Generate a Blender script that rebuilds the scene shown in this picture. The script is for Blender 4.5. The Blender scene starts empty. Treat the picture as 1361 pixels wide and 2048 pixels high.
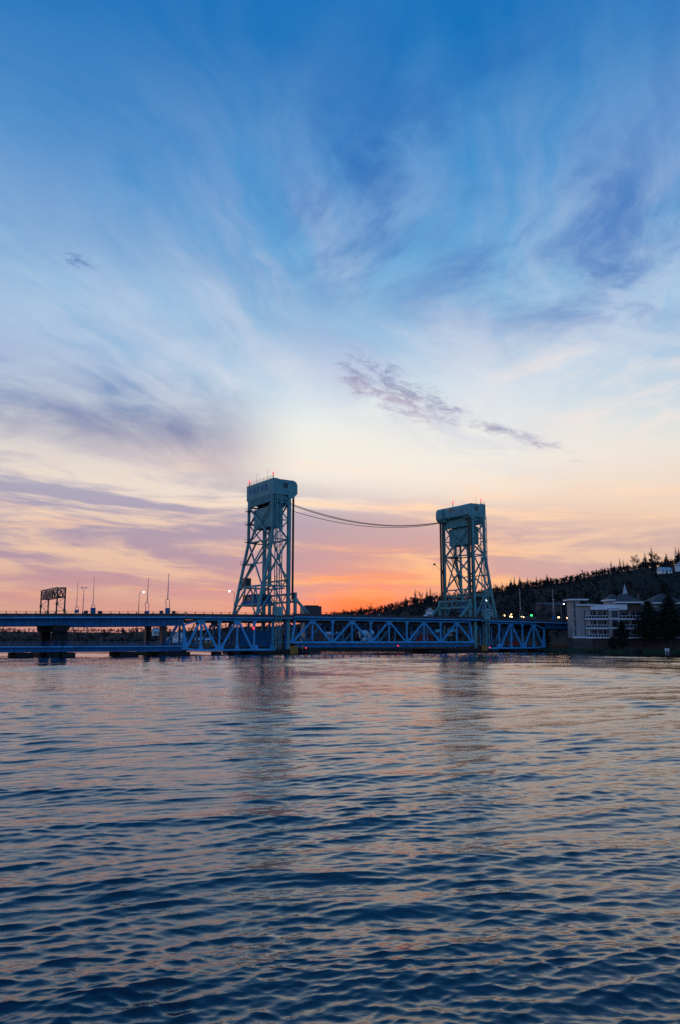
import bpy, bmesh, math, random
import numpy as np
from mathutils import Vector, Matrix
R = math.radians
rnd = random.Random(7)
scene = bpy.context.scene
COL = scene.collection

# ------------------------------------------------------------------ camera
cam_d = bpy.data.cameras.new('camera'); cam = bpy.data.objects.new('camera', cam_d); COL.objects.link(cam)
cam_d.sensor_fit = 'VERTICAL'; cam_d.sensor_height = 36; cam_d.lens = 28.0
cam_d.clip_start = 0.1; cam_d.clip_end = 30000
cam.location = (0, 0, 4.3); cam.rotation_euler = (R(90 + 9.165), 0, 0)
scene.camera = cam
scene.view_settings.view_transform = 'Standard'; scene.view_settings.look = 'None'
scene.view_settings.exposure = 0.0; scene.view_settings.gamma = 1.0
scene.view_settings.use_curve_mapping = False
scene.cycles.max_bounces = 6; scene.cycles.glossy_bounces = 4; scene.cycles.diffuse_bounces = 3
scene.cycles.sample_clamp_indirect = 1.6
scene.cycles.use_denoising = False

# ------------------------------------------------------------------ node helper
def lin(c):
    return tuple(((v/255)/12.92 if v/255 <= .04045 else ((v/255+.055)/1.055)**2.4) for v in c) + (1.0,)
class G:
    """tiny expression builder for shader nodes"""
    def __init__(s, nt): s.nt = nt
    def node(s, t, **kw):
        n = s.nt.nodes.new(t)
        for k, v in kw.items(): setattr(n, k, v)
        return n
    def put(s, sock, v):
        if hasattr(v, 'links') or isinstance(v, bpy.types.NodeSocket): s.nt.links.new(v, sock)
        else: sock.default_value = v
    def m(s, op, a, b=0.0, c=0.0, clamp=False):
        n = s.node('ShaderNodeMath', operation=op, use_clamp=clamp)
        s.put(n.inputs[0], a); s.put(n.inputs[1], b); s.put(n.inputs[2], c)
        return n.outputs[0]
    def add(s, a, b): return s.m('ADD', a, b)
    def sub(s, a, b): return s.m('SUBTRACT', a, b)
    def mul(s, a, b): return s.m('MULTIPLY', a, b)
    def sstep(s, lo, hi, x, o0=0.0, o1=1.0):
        n = s.node('ShaderNodeMapRange', interpolation_type='SMOOTHSTEP')
        s.put(n.inputs[0], x); n.inputs[1].default_value = lo; n.inputs[2].default_value = hi
        n.inputs[3].default_value = o0; n.inputs[4].default_value = o1
        return n.outputs[0]
    def gauss(s, x, c, w):
        d = s.m('DIVIDE', s.sub(x, c), w)
        return s.m('EXPONENT', s.mul(s.mul(d, d), -1.0))
    def vec(s, x, y, z=0.0):
        n = s.node('ShaderNodeCombineXYZ'); s.put(n.inputs[0], x); s.put(n.inputs[1], y); s.put(n.inputs[2], z)
        return n.outputs[0]
    def noise(s, v, scale=1.0, detail=5.0, rough=.55, dist=0.0):
        n = s.node('ShaderNodeTexNoise'); s.put(n.inputs['Vector'], v)
        n.inputs['Scale'].default_value = scale; n.inputs['Detail'].default_value = detail
        n.inputs['Roughness'].default_value = rough; n.inputs['Distortion'].default_value = dist
        return n.outputs['Fac']
    def ramp(s, x, stops, span):
        n = s.node('ShaderNodeValToRGB'); cr = n.color_ramp
        s.put(n.inputs[0], s.m('DIVIDE', x, span, clamp=True))
        while len(cr.elements) < len(stops): cr.elements.new(0.5)
        for e, (p, c) in zip(cr.elements, stops): e.position = p/span
        for e, (p, c) in zip(cr.elements, stops): e.position = p/span; e.color = lin(c)
        return n.outputs[0]
    def mix(s, f, a, b, mode='MIX'):
        n = s.node('ShaderNodeMix', data_type='RGBA', blend_type=mode)
        s.put(n.inputs[0], f); s.put(n.inputs[6], a); s.put(n.inputs[7], b)
        return n.outputs[2]

# ------------------------------------------------------------------ world: dusk sky
SUN_AZ, SUN_EL = 2.8, 0.8
world = bpy.data.worlds.new('World'); scene.world = world; world.use_nodes = True
world.cycles.sampling_method = 'MANUAL'; world.cycles.sample_map_resolution = 256
nt = world.node_tree; nt.nodes.clear(); g = G(nt)
tc = g.node('ShaderNodeTexCoord')
nrm = g.node('ShaderNodeVectorMath', operation='NORMALIZE'); nt.links.new(tc.outputs['Generated'], nrm.inputs[0])
sp = g.node('ShaderNodeSeparateXYZ'); nt.links.new(nrm.outputs[0], sp.inputs[0])
dx, dy, dz = sp.outputs
el = g.mul(g.m('ARCSINE', dz), 180/math.pi)
az = g.mul(g.m('ARCTAN2', dx, dy), 180/math.pi)
da = g.m('ABSOLUTE', g.sub(az, SUN_AZ))
wob = g.sub(g.noise(g.vec(g.mul(az, .05), g.mul(el, .16), 3.1), 1, 4), .5)
elw = g.add(el, g.mul(wob, g.sstep(1, 14, el, .5, 5.0)))
UP = [(22, (148, 189, 221)), (27, (106, 166, 213)), (33, (60, 140, 203)), (40, (6, 115, 187)), (60, (6, 94, 170)), (90, (4, 76, 150))]
sunward = g.ramp(elw, [(0, (226, 62, 50)), (1.9, (242, 92, 60)), (3, (250, 116, 66)), (4.3, (252, 148, 88)), (6, (248, 168, 116)),
                       (8, (244, 196, 160)), (10, (238, 222, 206)), (12.5, (238, 232, 221)), (15, (231, 234, 229)), (18, (198, 217, 230))] + UP, 90)
side = g.ramp(elw, [(0, (176, 122, 126)), (2, (205, 156, 142)), (4, (215, 172, 154)), (6, (225, 189, 166)), (8, (230, 201, 180)),
                    (10, (231, 211, 196)), (13, (226, 218, 210)), (16, (200, 211, 220)), (19, (168, 195, 221))] + UP, 90)
back = g.ramp(elw, [(0, (92, 122, 180)), (5, (98, 142, 198)), (12, (90, 150, 208)), (25, (60, 138, 204)), (40, (20, 112, 186)), (60, (6, 94, 170)), (90, (4, 76, 150))], 90)
glow = g.add(g.gauss(da, 0, 7.0), g.mul(g.gauss(da, 0, 20), g.sstep(5, 11, el)))
skyc = g.mix(g.m('MINIMUM', glow, 1.0), side, sunward)
skyc = g.mix(g.sstep(40, 120, da), skyc, back)
# low streaky cloud sheets, stretched along the horizon
warp = g.sub(g.noise(g.vec(g.mul(az, .07), g.mul(el, .2), 6.6), 1, 3), .5)
v1 = g.vec(g.mul(az, .055), g.add(g.add(g.mul(el, .40), g.mul(az, .016)), g.mul(warp, .9)), 1.7)
n1 = g.noise(v1, 1, 9, .62, .35)
low = g.mul(g.mul(g.sstep(.40, .56, n1), g.sstep(1.0, 3.6, el)), g.sstep(12.5, 8.0, g.add(el, g.mul(az, .12))))
low = g.mul(low, g.sstep(16, -10, az, .62, .95))
low = g.mul(low, g.sub(1.0, g.mul(g.mul(g.gauss(az, SUN_AZ, 7), g.sstep(8, 3, el)), .25)))
lowc = g.ramp(el, [(0, (206, 104, 98)), (3, (192, 138, 148)), (5.5, (162, 136, 162)), (8, (152, 142, 172)), (11, (156, 156, 184)), (16, (140, 156, 190))], 30)
skyc = g.mix(g.mul(low, .92), skyc, lowc)
n2 = g.noise(g.vec(g.mul(az, .06), g.add(g.add(g.mul(el, .55), g.mul(az, .024)), g.mul(warp, .8)), 9.3), 1, 9, .62, .5)
warm = g.mul(g.mul(g.sstep(.50, .68, n2), g.sstep(2.0, 5, el)), g.sstep(15.5, 9.5, el))
warmc = g.ramp(el, [(0, (255, 150, 80)), (4, (255, 192, 122)), (8, (252, 206, 168)), (14, (250, 230, 212))], 30)
skyc = g.mix(g.mul(warm, .85), skyc, warmc)
# darker bank on the sunset's south side
e2 = g.sub(el, g.sub(16.0, g.mul(g.add(az, 16), .16)))
bn_ = g.noise(g.vec(g.mul(az, .10), g.add(g.mul(el, .26), g.mul(az, .03)), 5.5), 1, 8, .6, .5)
bank = g.mul(g.m('EXPONENT', g.mul(g.m('POWER', g.m('ABSOLUTE', g.m('DIVIDE', g.add(e2, g.mul(g.sub(bn_, .5), 3.6)), 3.5)), 2.6), -1.0)), g.sstep(-2, -12, az))
bank = g.mul(bank, g.sstep(.25, .60, bn_, .45, 1.0))
skyc = g.mix(g.mul(bank, .95), skyc, g.ramp(el, [(12, (170, 152, 172)), (14.5, (126, 132, 170)), (17, (104, 136, 184)), (21, (100, 150, 204))], 40))
# high cirrus: noise on a flat layer overhead so that streaks fan out with perspective
zz = g.m('MAXIMUM', dz, .07)
pxn = g.m('DIVIDE', dx, zz); pyn = g.m('DIVIDE', dy, zz)
ca, sa = math.cos(R(74)), math.sin(R(74))
pw = g.mul(g.sub(g.noise(g.vec(pxn, pyn, .4), .9, 3), .5), .55)
u = g.add(g.mul(pxn, ca), g.mul(pyn, sa)); w_ = g.add(g.sub(g.mul(pyn, ca), g.mul(pxn, sa)), pw)
n3 = g.noise(g.vec(g.mul(u, .75), g.mul(w_, 2.6), 2.2), 1, 10, .60, .5)
high = g.mul(g.mul(g.sstep(.36, .62, n3), g.sstep(13, 19, el)), g.sstep(44, 25, el, .22, 1.0))
high = g.mul(high, g.sstep(-24, -6, az, .55, 1.0))
hic = g.ramp(el, [(12, (240, 232, 226)), (18, (218, 222, 232)), (24, (192, 202, 224)), (32, (146, 170, 210)), (45, (108, 150, 202))], 90)
skyc = g.mix(g.mul(high, .64), skyc, hic)
n4 = g.noise(g.vec(g.mul(u, 1.0), g.mul(w_, 1.9), 7.7), 1, 10, .62, .9)
patch = g.add(g.mul(g.gauss(az, 1.5, 6.0), g.gauss(el, 30.5, 5.5)), g.add(g.mul(g.gauss(az, 14, 8), g.gauss(el, 31.5, 6.5)), g.mul(g.gauss(az, 20, 9), g.gauss(el, 25, 4.0))))
patch = g.m('MINIMUM', g.add(patch, .26), 1.0)
dark = g.mul(g.mul(g.sstep(.36, .60, n4), patch), g.sstep(16, 23, el))
dark = g.mul(dark, g.sstep(60, 40, el))
skyc = g.mix(g.mul(dark, .86), skyc, g.ramp(el, [(15, (152, 166, 202)), (24, (80, 130, 193)), (33, (36, 106, 182)), (42, (6, 94, 172))], 90))
# warm wisps above the north shore
n6 = g.noise(g.vec(g.mul(az, .10), g.sub(g.mul(el, .30), g.mul(az, .035)), 12.1), 1, 9, .6, .8)
wisp = g.mul(g.mul(g.sstep(.48, .68, n6), g.sstep(6, 16, az)), g.mul(g.sstep(11, 14, el), g.sstep(24, 17, el)))
skyc = g.mix(g.mul(wisp, .65), skyc, lin((238, 226, 220)))
# ragged band of small cumulus sloping down to the north
e3 = g.sub(el, g.sub(19.4, g.mul(az, .40)))
wid = g.sstep(5, 10.5, az, 2.3, .75)
rag = g.m('DIVIDE', e3, wid)
band = g.m('EXPONENT', g.mul(g.mul(rag, rag), -1.0))
band = g.mul(band, g.mul(g.sstep(-2.0, 1.0, az), g.sstep(20.5, 14.0, az)))
n5 = g.noise(g.vec(g.mul(az, .70), g.add(g.mul(el, 1.7), g.mul(az, .35)), 4.4), 1, 9, .68, .5)
cum = g.sstep(.41, .74, g.mul(n5, g.add(g.mul(band, .62), .52)))
cum = g.mul(cum, g.sstep(.05, .5, band))
rag2 = g.m('DIVIDE', g.add(e3, .2), 2.6)
veil = g.mul(g.m('EXPONENT', g.mul(g.mul(rag2, rag2), -1.0)), g.mul(g.sstep(-7, 1, az), g.sstep(19, 9, az)))
skyc = g.mix(g.mul(g.mul(veil, .55), g.sstep(.30, .62, n4)), skyc, lin((186, 194, 220)))
skyc = g.mix(g.mul(cum, .70), skyc, g.mix(g.sstep(-.8, .7, e3), lin((150, 132, 166)), lin((116, 126, 172))))
small = g.add(g.mul(g.gauss(az, -19.5, 2.6), g.gauss(el, 25.4, .8)), g.mul(g.gauss(az, 19.5, 3.5), g.gauss(el, 24.6, .9)))
skyc = g.mix(g.mul(g.sstep(.46, .66, g.mul(n5, g.add(g.mul(small, .6), .5))), g.mul(small, .8)), skyc, lin((98, 132, 186)))
# below the horizon (never seen over water): dim earth tone
skyc = g.mix(g.sstep(0, -3, el), skyc, lin((50, 56, 74)))
nish = g.node('ShaderNodeTexSky', sky_type='NISHITA', sun_disc=False)
nish.sun_elevation = R(SUN_EL); nish.sun_rotation = R(SUN_AZ); nish.altitude = 200
bg1 = g.node('ShaderNodeBackground'); nt.links.new(skyc, bg1.inputs[0]); bg1.inputs[1].default_value = 1.02
bg2 = g.node('ShaderNodeBackground'); nt.links.new(nish.outputs[0], bg2.inputs[0]); bg2.inputs[1].default_value = .012
sh = g.node('ShaderNodeAddShader'); nt.links.new(bg1.outputs[0], sh.inputs[0]); nt.links.new(bg2.outputs[0], sh.inputs[1])
wo = g.node('ShaderNodeOutputWorld'); nt.links.new(sh.outputs[0], wo.inputs[0])

sun_d = bpy.data.lights.new('sun', 'SUN'); sun = bpy.data.objects.new('sun', sun_d); COL.objects.link(sun)
sun_d.energy = 0.25; sun_d.angle = R(3); sun_d.color = (1, .45, .22)
sdir = Vector((math.sin(R(SUN_AZ))*math.cos(R(SUN_EL)), math.cos(R(SUN_AZ))*math.cos(R(SUN_EL)), math.sin(R(SUN_EL))))
sun.rotation_euler = sdir.to_track_quat('Z', 'Y').to_euler()

# ------------------------------------------------------------------ materials
MATS = {}
def mat(name, col, rough=.6, metal=0.0, var=.18, scale=.6, bump=0.0, emit=None, es=0.0, spec=.5, detail=5):
    if name in MATS: return MATS[name]
    m = bpy.data.materials.new(name); m.use_nodes = True
    t = m.node_tree; b = t.nodes['Principled BSDF']; k = G(t)
    b.inputs['Roughness'].default_value = rough; b.inputs['Metallic'].default_value = metal
    b.inputs['Specular IOR Level'].default_value = spec
    c = tuple(col) + (1,)
    if var > 0:
        o = k.node('ShaderNodeTexCoord').outputs['Object']
        n = k.noise(o, scale, detail, .6)
        lo = tuple(v*(1-var) for v in col) + (1,); hi = tuple(min(1, v*(1+var)) for v in col) + (1,)
        t.links.new(k.mix(k.sstep(.3, .7, n), lo, hi), b.inputs['Base Color'])
        if bump:
            bn = k.node('ShaderNodeBump'); bn.inputs['Strength'].default_value = bump; bn.inputs['Distance'].default_value = .05
            t.links.new(k.noise(o, scale*6, 4), bn.inputs['Height']); t.links.new(bn.outputs[0], b.inputs['Normal'])
    else: b.inputs['Base Color'].default_value = c
    if emit:
        b.inputs['Emission Color'].default_value = tuple(emit) + (1,); b.inputs['Emission Strength'].default_value = es
    MATS[name] = m
    return m
def rusty(name, col, rust=(.10, .045, .03), rough=.55, amt=.5):
    """painted steel with vertical grime and rust blooms"""
    m = bpy.data.materials.new(name); m.use_nodes = True
    t = m.node_tree; b = t.nodes['Principled BSDF']; k = G(t)
    b.inputs['Roughness'].default_value = rough; b.inputs['Specular IOR Level'].default_value = .2
    o = k.node('ShaderNodeTexCoord').outputs['Object']
    mp = k.node('ShaderNodeMapping'); t.links.new(o, mp.inputs[0]); mp.inputs['Scale'].default_value = (1.6, 1.6, .25)
    a = k.noise(o, .35, 6, .6); s_ = k.noise(mp.outputs[0], 1.2, 6, .65)
    c1 = k.mix(k.sstep(.3, .7, a), tuple(v*.8 for v in col)+(1,), tuple(min(1, v*1.15) for v in col)+(1,))
    c2 = k.mix(k.mul(k.sstep(.56, .72, s_), amt), c1, rust+(1,))
    t.links.new(c2, b.inputs['Base Color'])
    MATS[name] = m
    return m
M_TOWER = rusty('tower_paint', (.13, .34, .35), (.06, .07, .07), .55, .45)
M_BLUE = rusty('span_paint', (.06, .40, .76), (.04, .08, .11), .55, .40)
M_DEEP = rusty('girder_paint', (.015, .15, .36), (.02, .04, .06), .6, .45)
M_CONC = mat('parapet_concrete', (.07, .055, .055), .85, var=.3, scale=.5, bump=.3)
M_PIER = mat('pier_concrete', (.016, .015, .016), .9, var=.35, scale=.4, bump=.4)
M_DARK = mat('dark_steel', (.035, .035, .04), .5)
M_ROPE = mat('wire_rope', (.03, .03, .032), .5)
M_ASPH = mat('asphalt', (.05, .05, .05), .9)
M_GALV = mat('galvanised_steel', (.24, .25, .27), .45, .5)
M_WHITE = mat('white_paint', (.82, .84, .85), .55, var=.08)
M_RED = mat('red_paint', (.45, .03, .03), .5, var=.08)
M_OCHRE = mat('ochre_board', (.34, .17, .02), .7, var=.3, scale=1.5)
M_GLASS = mat('dark_glass', (.012, .015, .02), .08, var=0)
M_REDL = mat('red_lamp', (.3, .0, .0), .4, var=0, emit=(1, .02, .03), es=4)
M_WARML = mat('warm_lamp', (.6, .4, .2), .4, var=0, emit=(1, .55, .22), es=9)
M_COOLL = mat('cool_lamp', (.7, .7, .8), .4, var=0, emit=(.85, .88, 1), es=9)
M_GREENL = mat('green_lamp', (.05, .4, .1), .4, var=0, emit=(.02, 1, .12), es=8)
M_STUCCO = mat('stucco', (.38, .33, .32), .8, var=.12, scale=.4)
M_BRICK = mat('brown_masonry', (.10, .07, .065), .85, var=.25, scale=1.2)
M_ROOF = mat('roof_shingle', (.085, .06, .06), .85, var=.3, scale=1.5)
M_HGLASS = mat('window_glass', (.02, .022, .028), .1, var=0)
M_BARK = mat('bark', (.055, .042, .036), .9, var=.3, scale=1)
M_NEEDLE = mat('needles', (.012, .021, .016), .85, var=.45, scale=.35)
M_NEEDLE2 = mat('pine_needles', (.016, .026, .016), .85, var=.45, scale=.6)
M_TWIG = mat('bare_twigs', (.028, .021, .027), .9, var=.35, scale=.2)
M_LEAF = mat('young_leaves', (.07, .075, .03), .85, var=.35, scale=.4)
M_YEL = mat('yellow_sign', (.6, .42, .03), .6, var=.1)

# ------------------------------------------------------------------ mesh helpers
def link(name, me, parent=None, loc=(0, 0, 0)):
    o = bpy.data.objects.new(name, me); COL.objects.link(o); o.location = loc
    if parent is not None: o.parent = parent
    return o
def mesh(name, vs, fs, m, smooth=False):
    me = bpy.data.meshes.new(name); me.from_pydata([tuple(v) for v in vs], [], fs)
    for x in (m if isinstance(m, (list, tuple)) else [m]): me.materials.append(x)
    if smooth: me.polygons.foreach_set('use_smooth', [True]*len(me.polygons))
    me.update(); return me
BF = [(0, 3, 2, 1), (4, 5, 6, 7), (0, 1, 5, 4), (1, 2, 6, 5), (2, 3, 7, 6), (3, 0, 4, 7)]
def box_v(lo, hi):
    (a, b, c), (d, e, f) = lo, hi
    return [(a, b, c), (d, b, c), (d, e, c), (a, e, c), (a, b, f), (d, b, f), (d, e, f), (a, e, f)]
def box(name, lo, hi, m, parent=None):
    lo2 = [min(a, b) for a, b in zip(lo, hi)]; hi2 = [max(a, b) for a, b in zip(lo, hi)]
    return link(name, mesh(name, box_v(lo2, hi2), BF, m), parent)
def beam_v(p0, p1, w, h):
    p0, p1 = Vector(p0), Vector(p1); d = (p1-p0).normalized()
    up = Vector((0, 0, 1)) if abs(d.z) < .97 else Vector((1, 0, 0))
    r = d.cross(up).normalized(); u_ = r.cross(d)
    return [tuple(p + r*(a*w/2) + u_*(b*h/2)) for p in (p0, p1) for a, b in ((-1, -1), (1, -1), (1, 1), (-1, 1))]
BMF = [(3, 2, 1, 0), (4, 5, 6, 7), (0, 1, 5, 4), (1, 2, 6, 5), (2, 3, 7, 6), (3, 0, 4, 7)]
def beam(name, p0, p1, w, h, m, parent=None):
    return link(name, mesh(name, beam_v(p0, p1, w, h), BMF, m), parent)
def multi(name, items, m, parent=None):
    """several boxes / beams that make up ONE piece"""
    vs, fs = [], []
    for it in items:
        v = box_v(it[1], it[2]) if it[0] == 'b' else beam_v(*it[1:])
        f = BF if it[0] == 'b' else BMF
        k = len(vs); vs += v; fs += [tuple(i+k for i in q) for q in f]
    return link(name, mesh(name, vs, fs, m), parent)
def prism_t(name, prof, t0, t1, m, parent=None):
    """profile in local (x,z), extruded along local y"""
    n = len(prof); vs = [(x, t0, z) for x, z in prof] + [(x, t1, z) for x, z in prof]
    fs = [tuple(range(n)), tuple(range(2*n-1, n-1, -1))] + [(i, n+i, n+(i+1) % n, (i+1) % n) for i in range(n)]
    me = mesh(name, vs, fs, m)
    bm = bmesh.new(); bm.from_mesh(me); bmesh.ops.recalc_face_normals(bm, faces=bm.faces); bm.to_mesh(me); bm.free()
    return link(name, me, parent)
def cyl_v(p0, p1, r0, r1, n=8):
    p0, p1 = Vector(p0), Vector(p1); d = (p1-p0).normalized()
    up = Vector((0, 0, 1)) if abs(d.z) < .97 else Vector((1, 0, 0))
    r = d.cross(up).normalized(); u_ = r.cross(d)
    vs = [tuple(p + (r*math.cos(a) + u_*math.sin(a))*q) for p, q in ((p0, r0), (p1, r1)) for a in [2*math.pi*i/n for i in range(n)]]
    fs = [tuple(range(n-1, -1, -1)), tuple(range(n, 2*n))] + [(i, (i+1) % n, n+(i+1) % n, n+i) for i in range(n)]
    return vs, fs
def rod(name, p0, p1, r0, m, parent=None, r1=None, n=8):
    v, f = cyl_v(p0, p1, r0, r0 if r1 is None else r1, n); return link(name, mesh(name, v, f, m), parent)
_BALL = {}
def ball(name, loc, r, m, parent=None):
    if (r, m.name) not in _BALL:
        bm = bmesh.new(); bmesh.ops.create_icosphere(bm, subdivisions=2, radius=r)
        me = bpy.data.meshes.new(name); bm.to_mesh(me); bm.free(); me.materials.append(m)
        _BALL[(r, m.name)] = me
    return link(name, _BALL[(r, m.name)], parent, loc)
def tag(o, label=None, cat=None, group=None, kind=None):
    if label: o['label'] = label
    if cat: o['category'] = cat
    if group: o['group'] = group
    if kind: o['kind'] = kind
    return o
def empty(name, loc=(0, 0, 0), rz=0, label=None, cat=None, group=None):
    o = bpy.data.objects.new(name, None); COL.objects.link(o); o.location = loc; o.rotation_euler = (0, 0, rz)
    o.empty_display_size = .2
    return tag(o, label, cat, group)

# ------------------------------------------------------------------ bridge frame: s along, t across (away), z up from water
D2 = Vector((.8347, .5508)); D2.normalize(); T2 = Vector((-D2.y, D2.x)); B0 = Vector((-46.0, 232.0))
BRZ = math.atan2(D2.y, D2.x)
def bw(s, t=0, z=0):
    p = B0 + D2*s + T2*t; return Vector((p.x, p.y, z))
def broot(name, s, t, z, label, cat, group=None):
    return empty(name, bw(s, t, z), BRZ, label, cat, group)
class Fr:
    """pieces given in absolute bridge coordinates, stored relative to a root standing at (s,t,z)"""
    def __init__(f, root, s, t, z): f.r = root; f.o = Vector((s, t, z))
    def p(f, q): return tuple(Vector(q) - f.o)
    def box(f, n, lo, hi, m, par=None): return box(n, f.p(lo), f.p(hi), m, par or f.r)
    def beam(f, n, a, b, w, h, m, par=None): return beam(n, f.p(a), f.p(b), w, h, m, par or f.r)
    def rod(f, n, a, b, r, m, par=None, r1=None, k=8): return rod(n, f.p(a), f.p(b), r, m, par or f.r, r1, k)
    def ball(f, n, c, r, m, par=None): return ball(n, f.p(c), r, m, par or f.r)
    def multi(f, n, items, m, par=None):
        it2 = [(i[0], f.p(i[1]), f.p(i[2])) + tuple(i[3:]) for i in items]; return multi(n, it2, m, par or f.r)
    def prism(f, n, prof, t0, t1, m, par=None):
        return prism_t(n, [(x-f.o.x, z-f.o.z) for x, z in prof], t0-f.o.y, t1-f.o.y, m, par or f.r)
TW = 16.4        # truss spacing

# ------------------------------------------------------------------ terrain
def interp(x, pts):
    xs, ys = zip(*pts); return np.interp(x, xs, ys)
SHORE = [(-2000, 900), (-420, 760), (-220, 640), (-90, 470), (-40, 372), (-9, 350), (30, 338), (58, 327), (74, 314), (82, 293), (104, 286), (130, 280), (250, 262), (600, 220), (2000, 150)]
CREST = [(-1500, 20), (-420, 15), (-318, 13), (-230, 11.5), (-150, 12.5), (-42, 20), (5, 25), (38, 30), (70, 37.5), (98, 41.5), (150, 50), (198, 57), (245, 65), (292, 74), (322, 78), (450, 92), (900, 105), (2000, 80)]
def terr(X, Y):
    X = np.asarray(X, float); Y = np.asarray(Y, float)
    ys = interp(X, SHORE); zc = interp(X, CREST)
    k = np.clip((Y-ys)/6, 0, 1); bank = -1.6 + k*k*(3-2*k)*2.9
    a = np.clip((Y-ys-22)/(np.maximum(770-ys, 160)-22), 0, 1)
    rise = (zc-1.3)*(.35*a + .65*(a*a*(3-2*a)))
    fall = np.clip((Y-900)/1500, 0, 1)*zc*.5
    bumpy = (np.sin(X*.031+Y*.017)+np.sin(X*.013-Y*.041+1)+np.sin(X*.07+2.1))*.7*np.clip(a*3, 0, 1)
    return bank + np.where(Y > ys, rise + bumpy - fall, 0)
def build_terrain():
    xs = np.concatenate([np.arange(-1600, -240, 40), np.arange(-240, 420, 6), np.arange(420, 1700, 40)])
    ys = np.concatenate([np.arange(140, 270, 10), np.arange(270, 500, 4), np.arange(500, 980, 12), np.arange(980, 2400, 80)])
    X, Y = np.meshgrid(xs, ys); Z = terr(X, Y)
    n, m_ = len(ys), len(xs); vs = np.stack([X, Y, Z], -1).reshape(-1, 3)
    fs = []
    for j in range(n-1):
        for i in range(m_-1):
            k = j*m_+i; q = (k, k+1, k+m_+1, k+m_)
            if max(vs[q[0]][2], vs[q[1]][2], vs[q[2]][2], vs[q[3]][2]) > -1.59: fs.append(q)
    m = bpy.data.materials.new('hillside_ground'); m.use_nodes = True; t = m.node_tree; k = G(t); b = t.nodes['Principled BSDF']
    o = k.node('ShaderNodeTexCoord').outputs['Object']
    c = k.mix(k.sstep(.35, .65, k.noise(o, .03, 6, .6)), (.014, .012, .012, 1), (.018, .018, .012, 1))
    c = k.mix(k.sstep(.5, .7, k.noise(o, .4, 5, .6)), c, (.024, .019, .018, 1))
    t.links.new(c, b.inputs['Base Color']); b.inputs['Roughness'].default_value = .95; b.inputs['Specular IOR Level'].default_value = .1
    return tag(link('hills', mesh('hills', vs.tolist(), fs, m, True)), kind='structure')
build_terrain()
def zg(x, y): return float(terr(x, y))

# mown lawn on the near bank in front of the hotel
def build_lawn():
    vs, fs = [], []
    xs = np.linspace(58, 175, 60)
    for x in xs:
        y0 = float(interp(x, SHORE)) + 3.2
        for q in np.linspace(0, 15, 8):
            vs.append((x, y0+q, zg(x, y0+q)+.03))
    for i in range(59):
        for j in range(7):
            k = i*8+j; fs.append((k, k+8, k+9, k+1))
    tag(link('lawn', mesh('lawn', vs, fs, mat('mown_grass', (.022, .036, .010), .9, var=.35, scale=.5, bump=.5), True)), kind='structure')
build_lawn()

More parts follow.
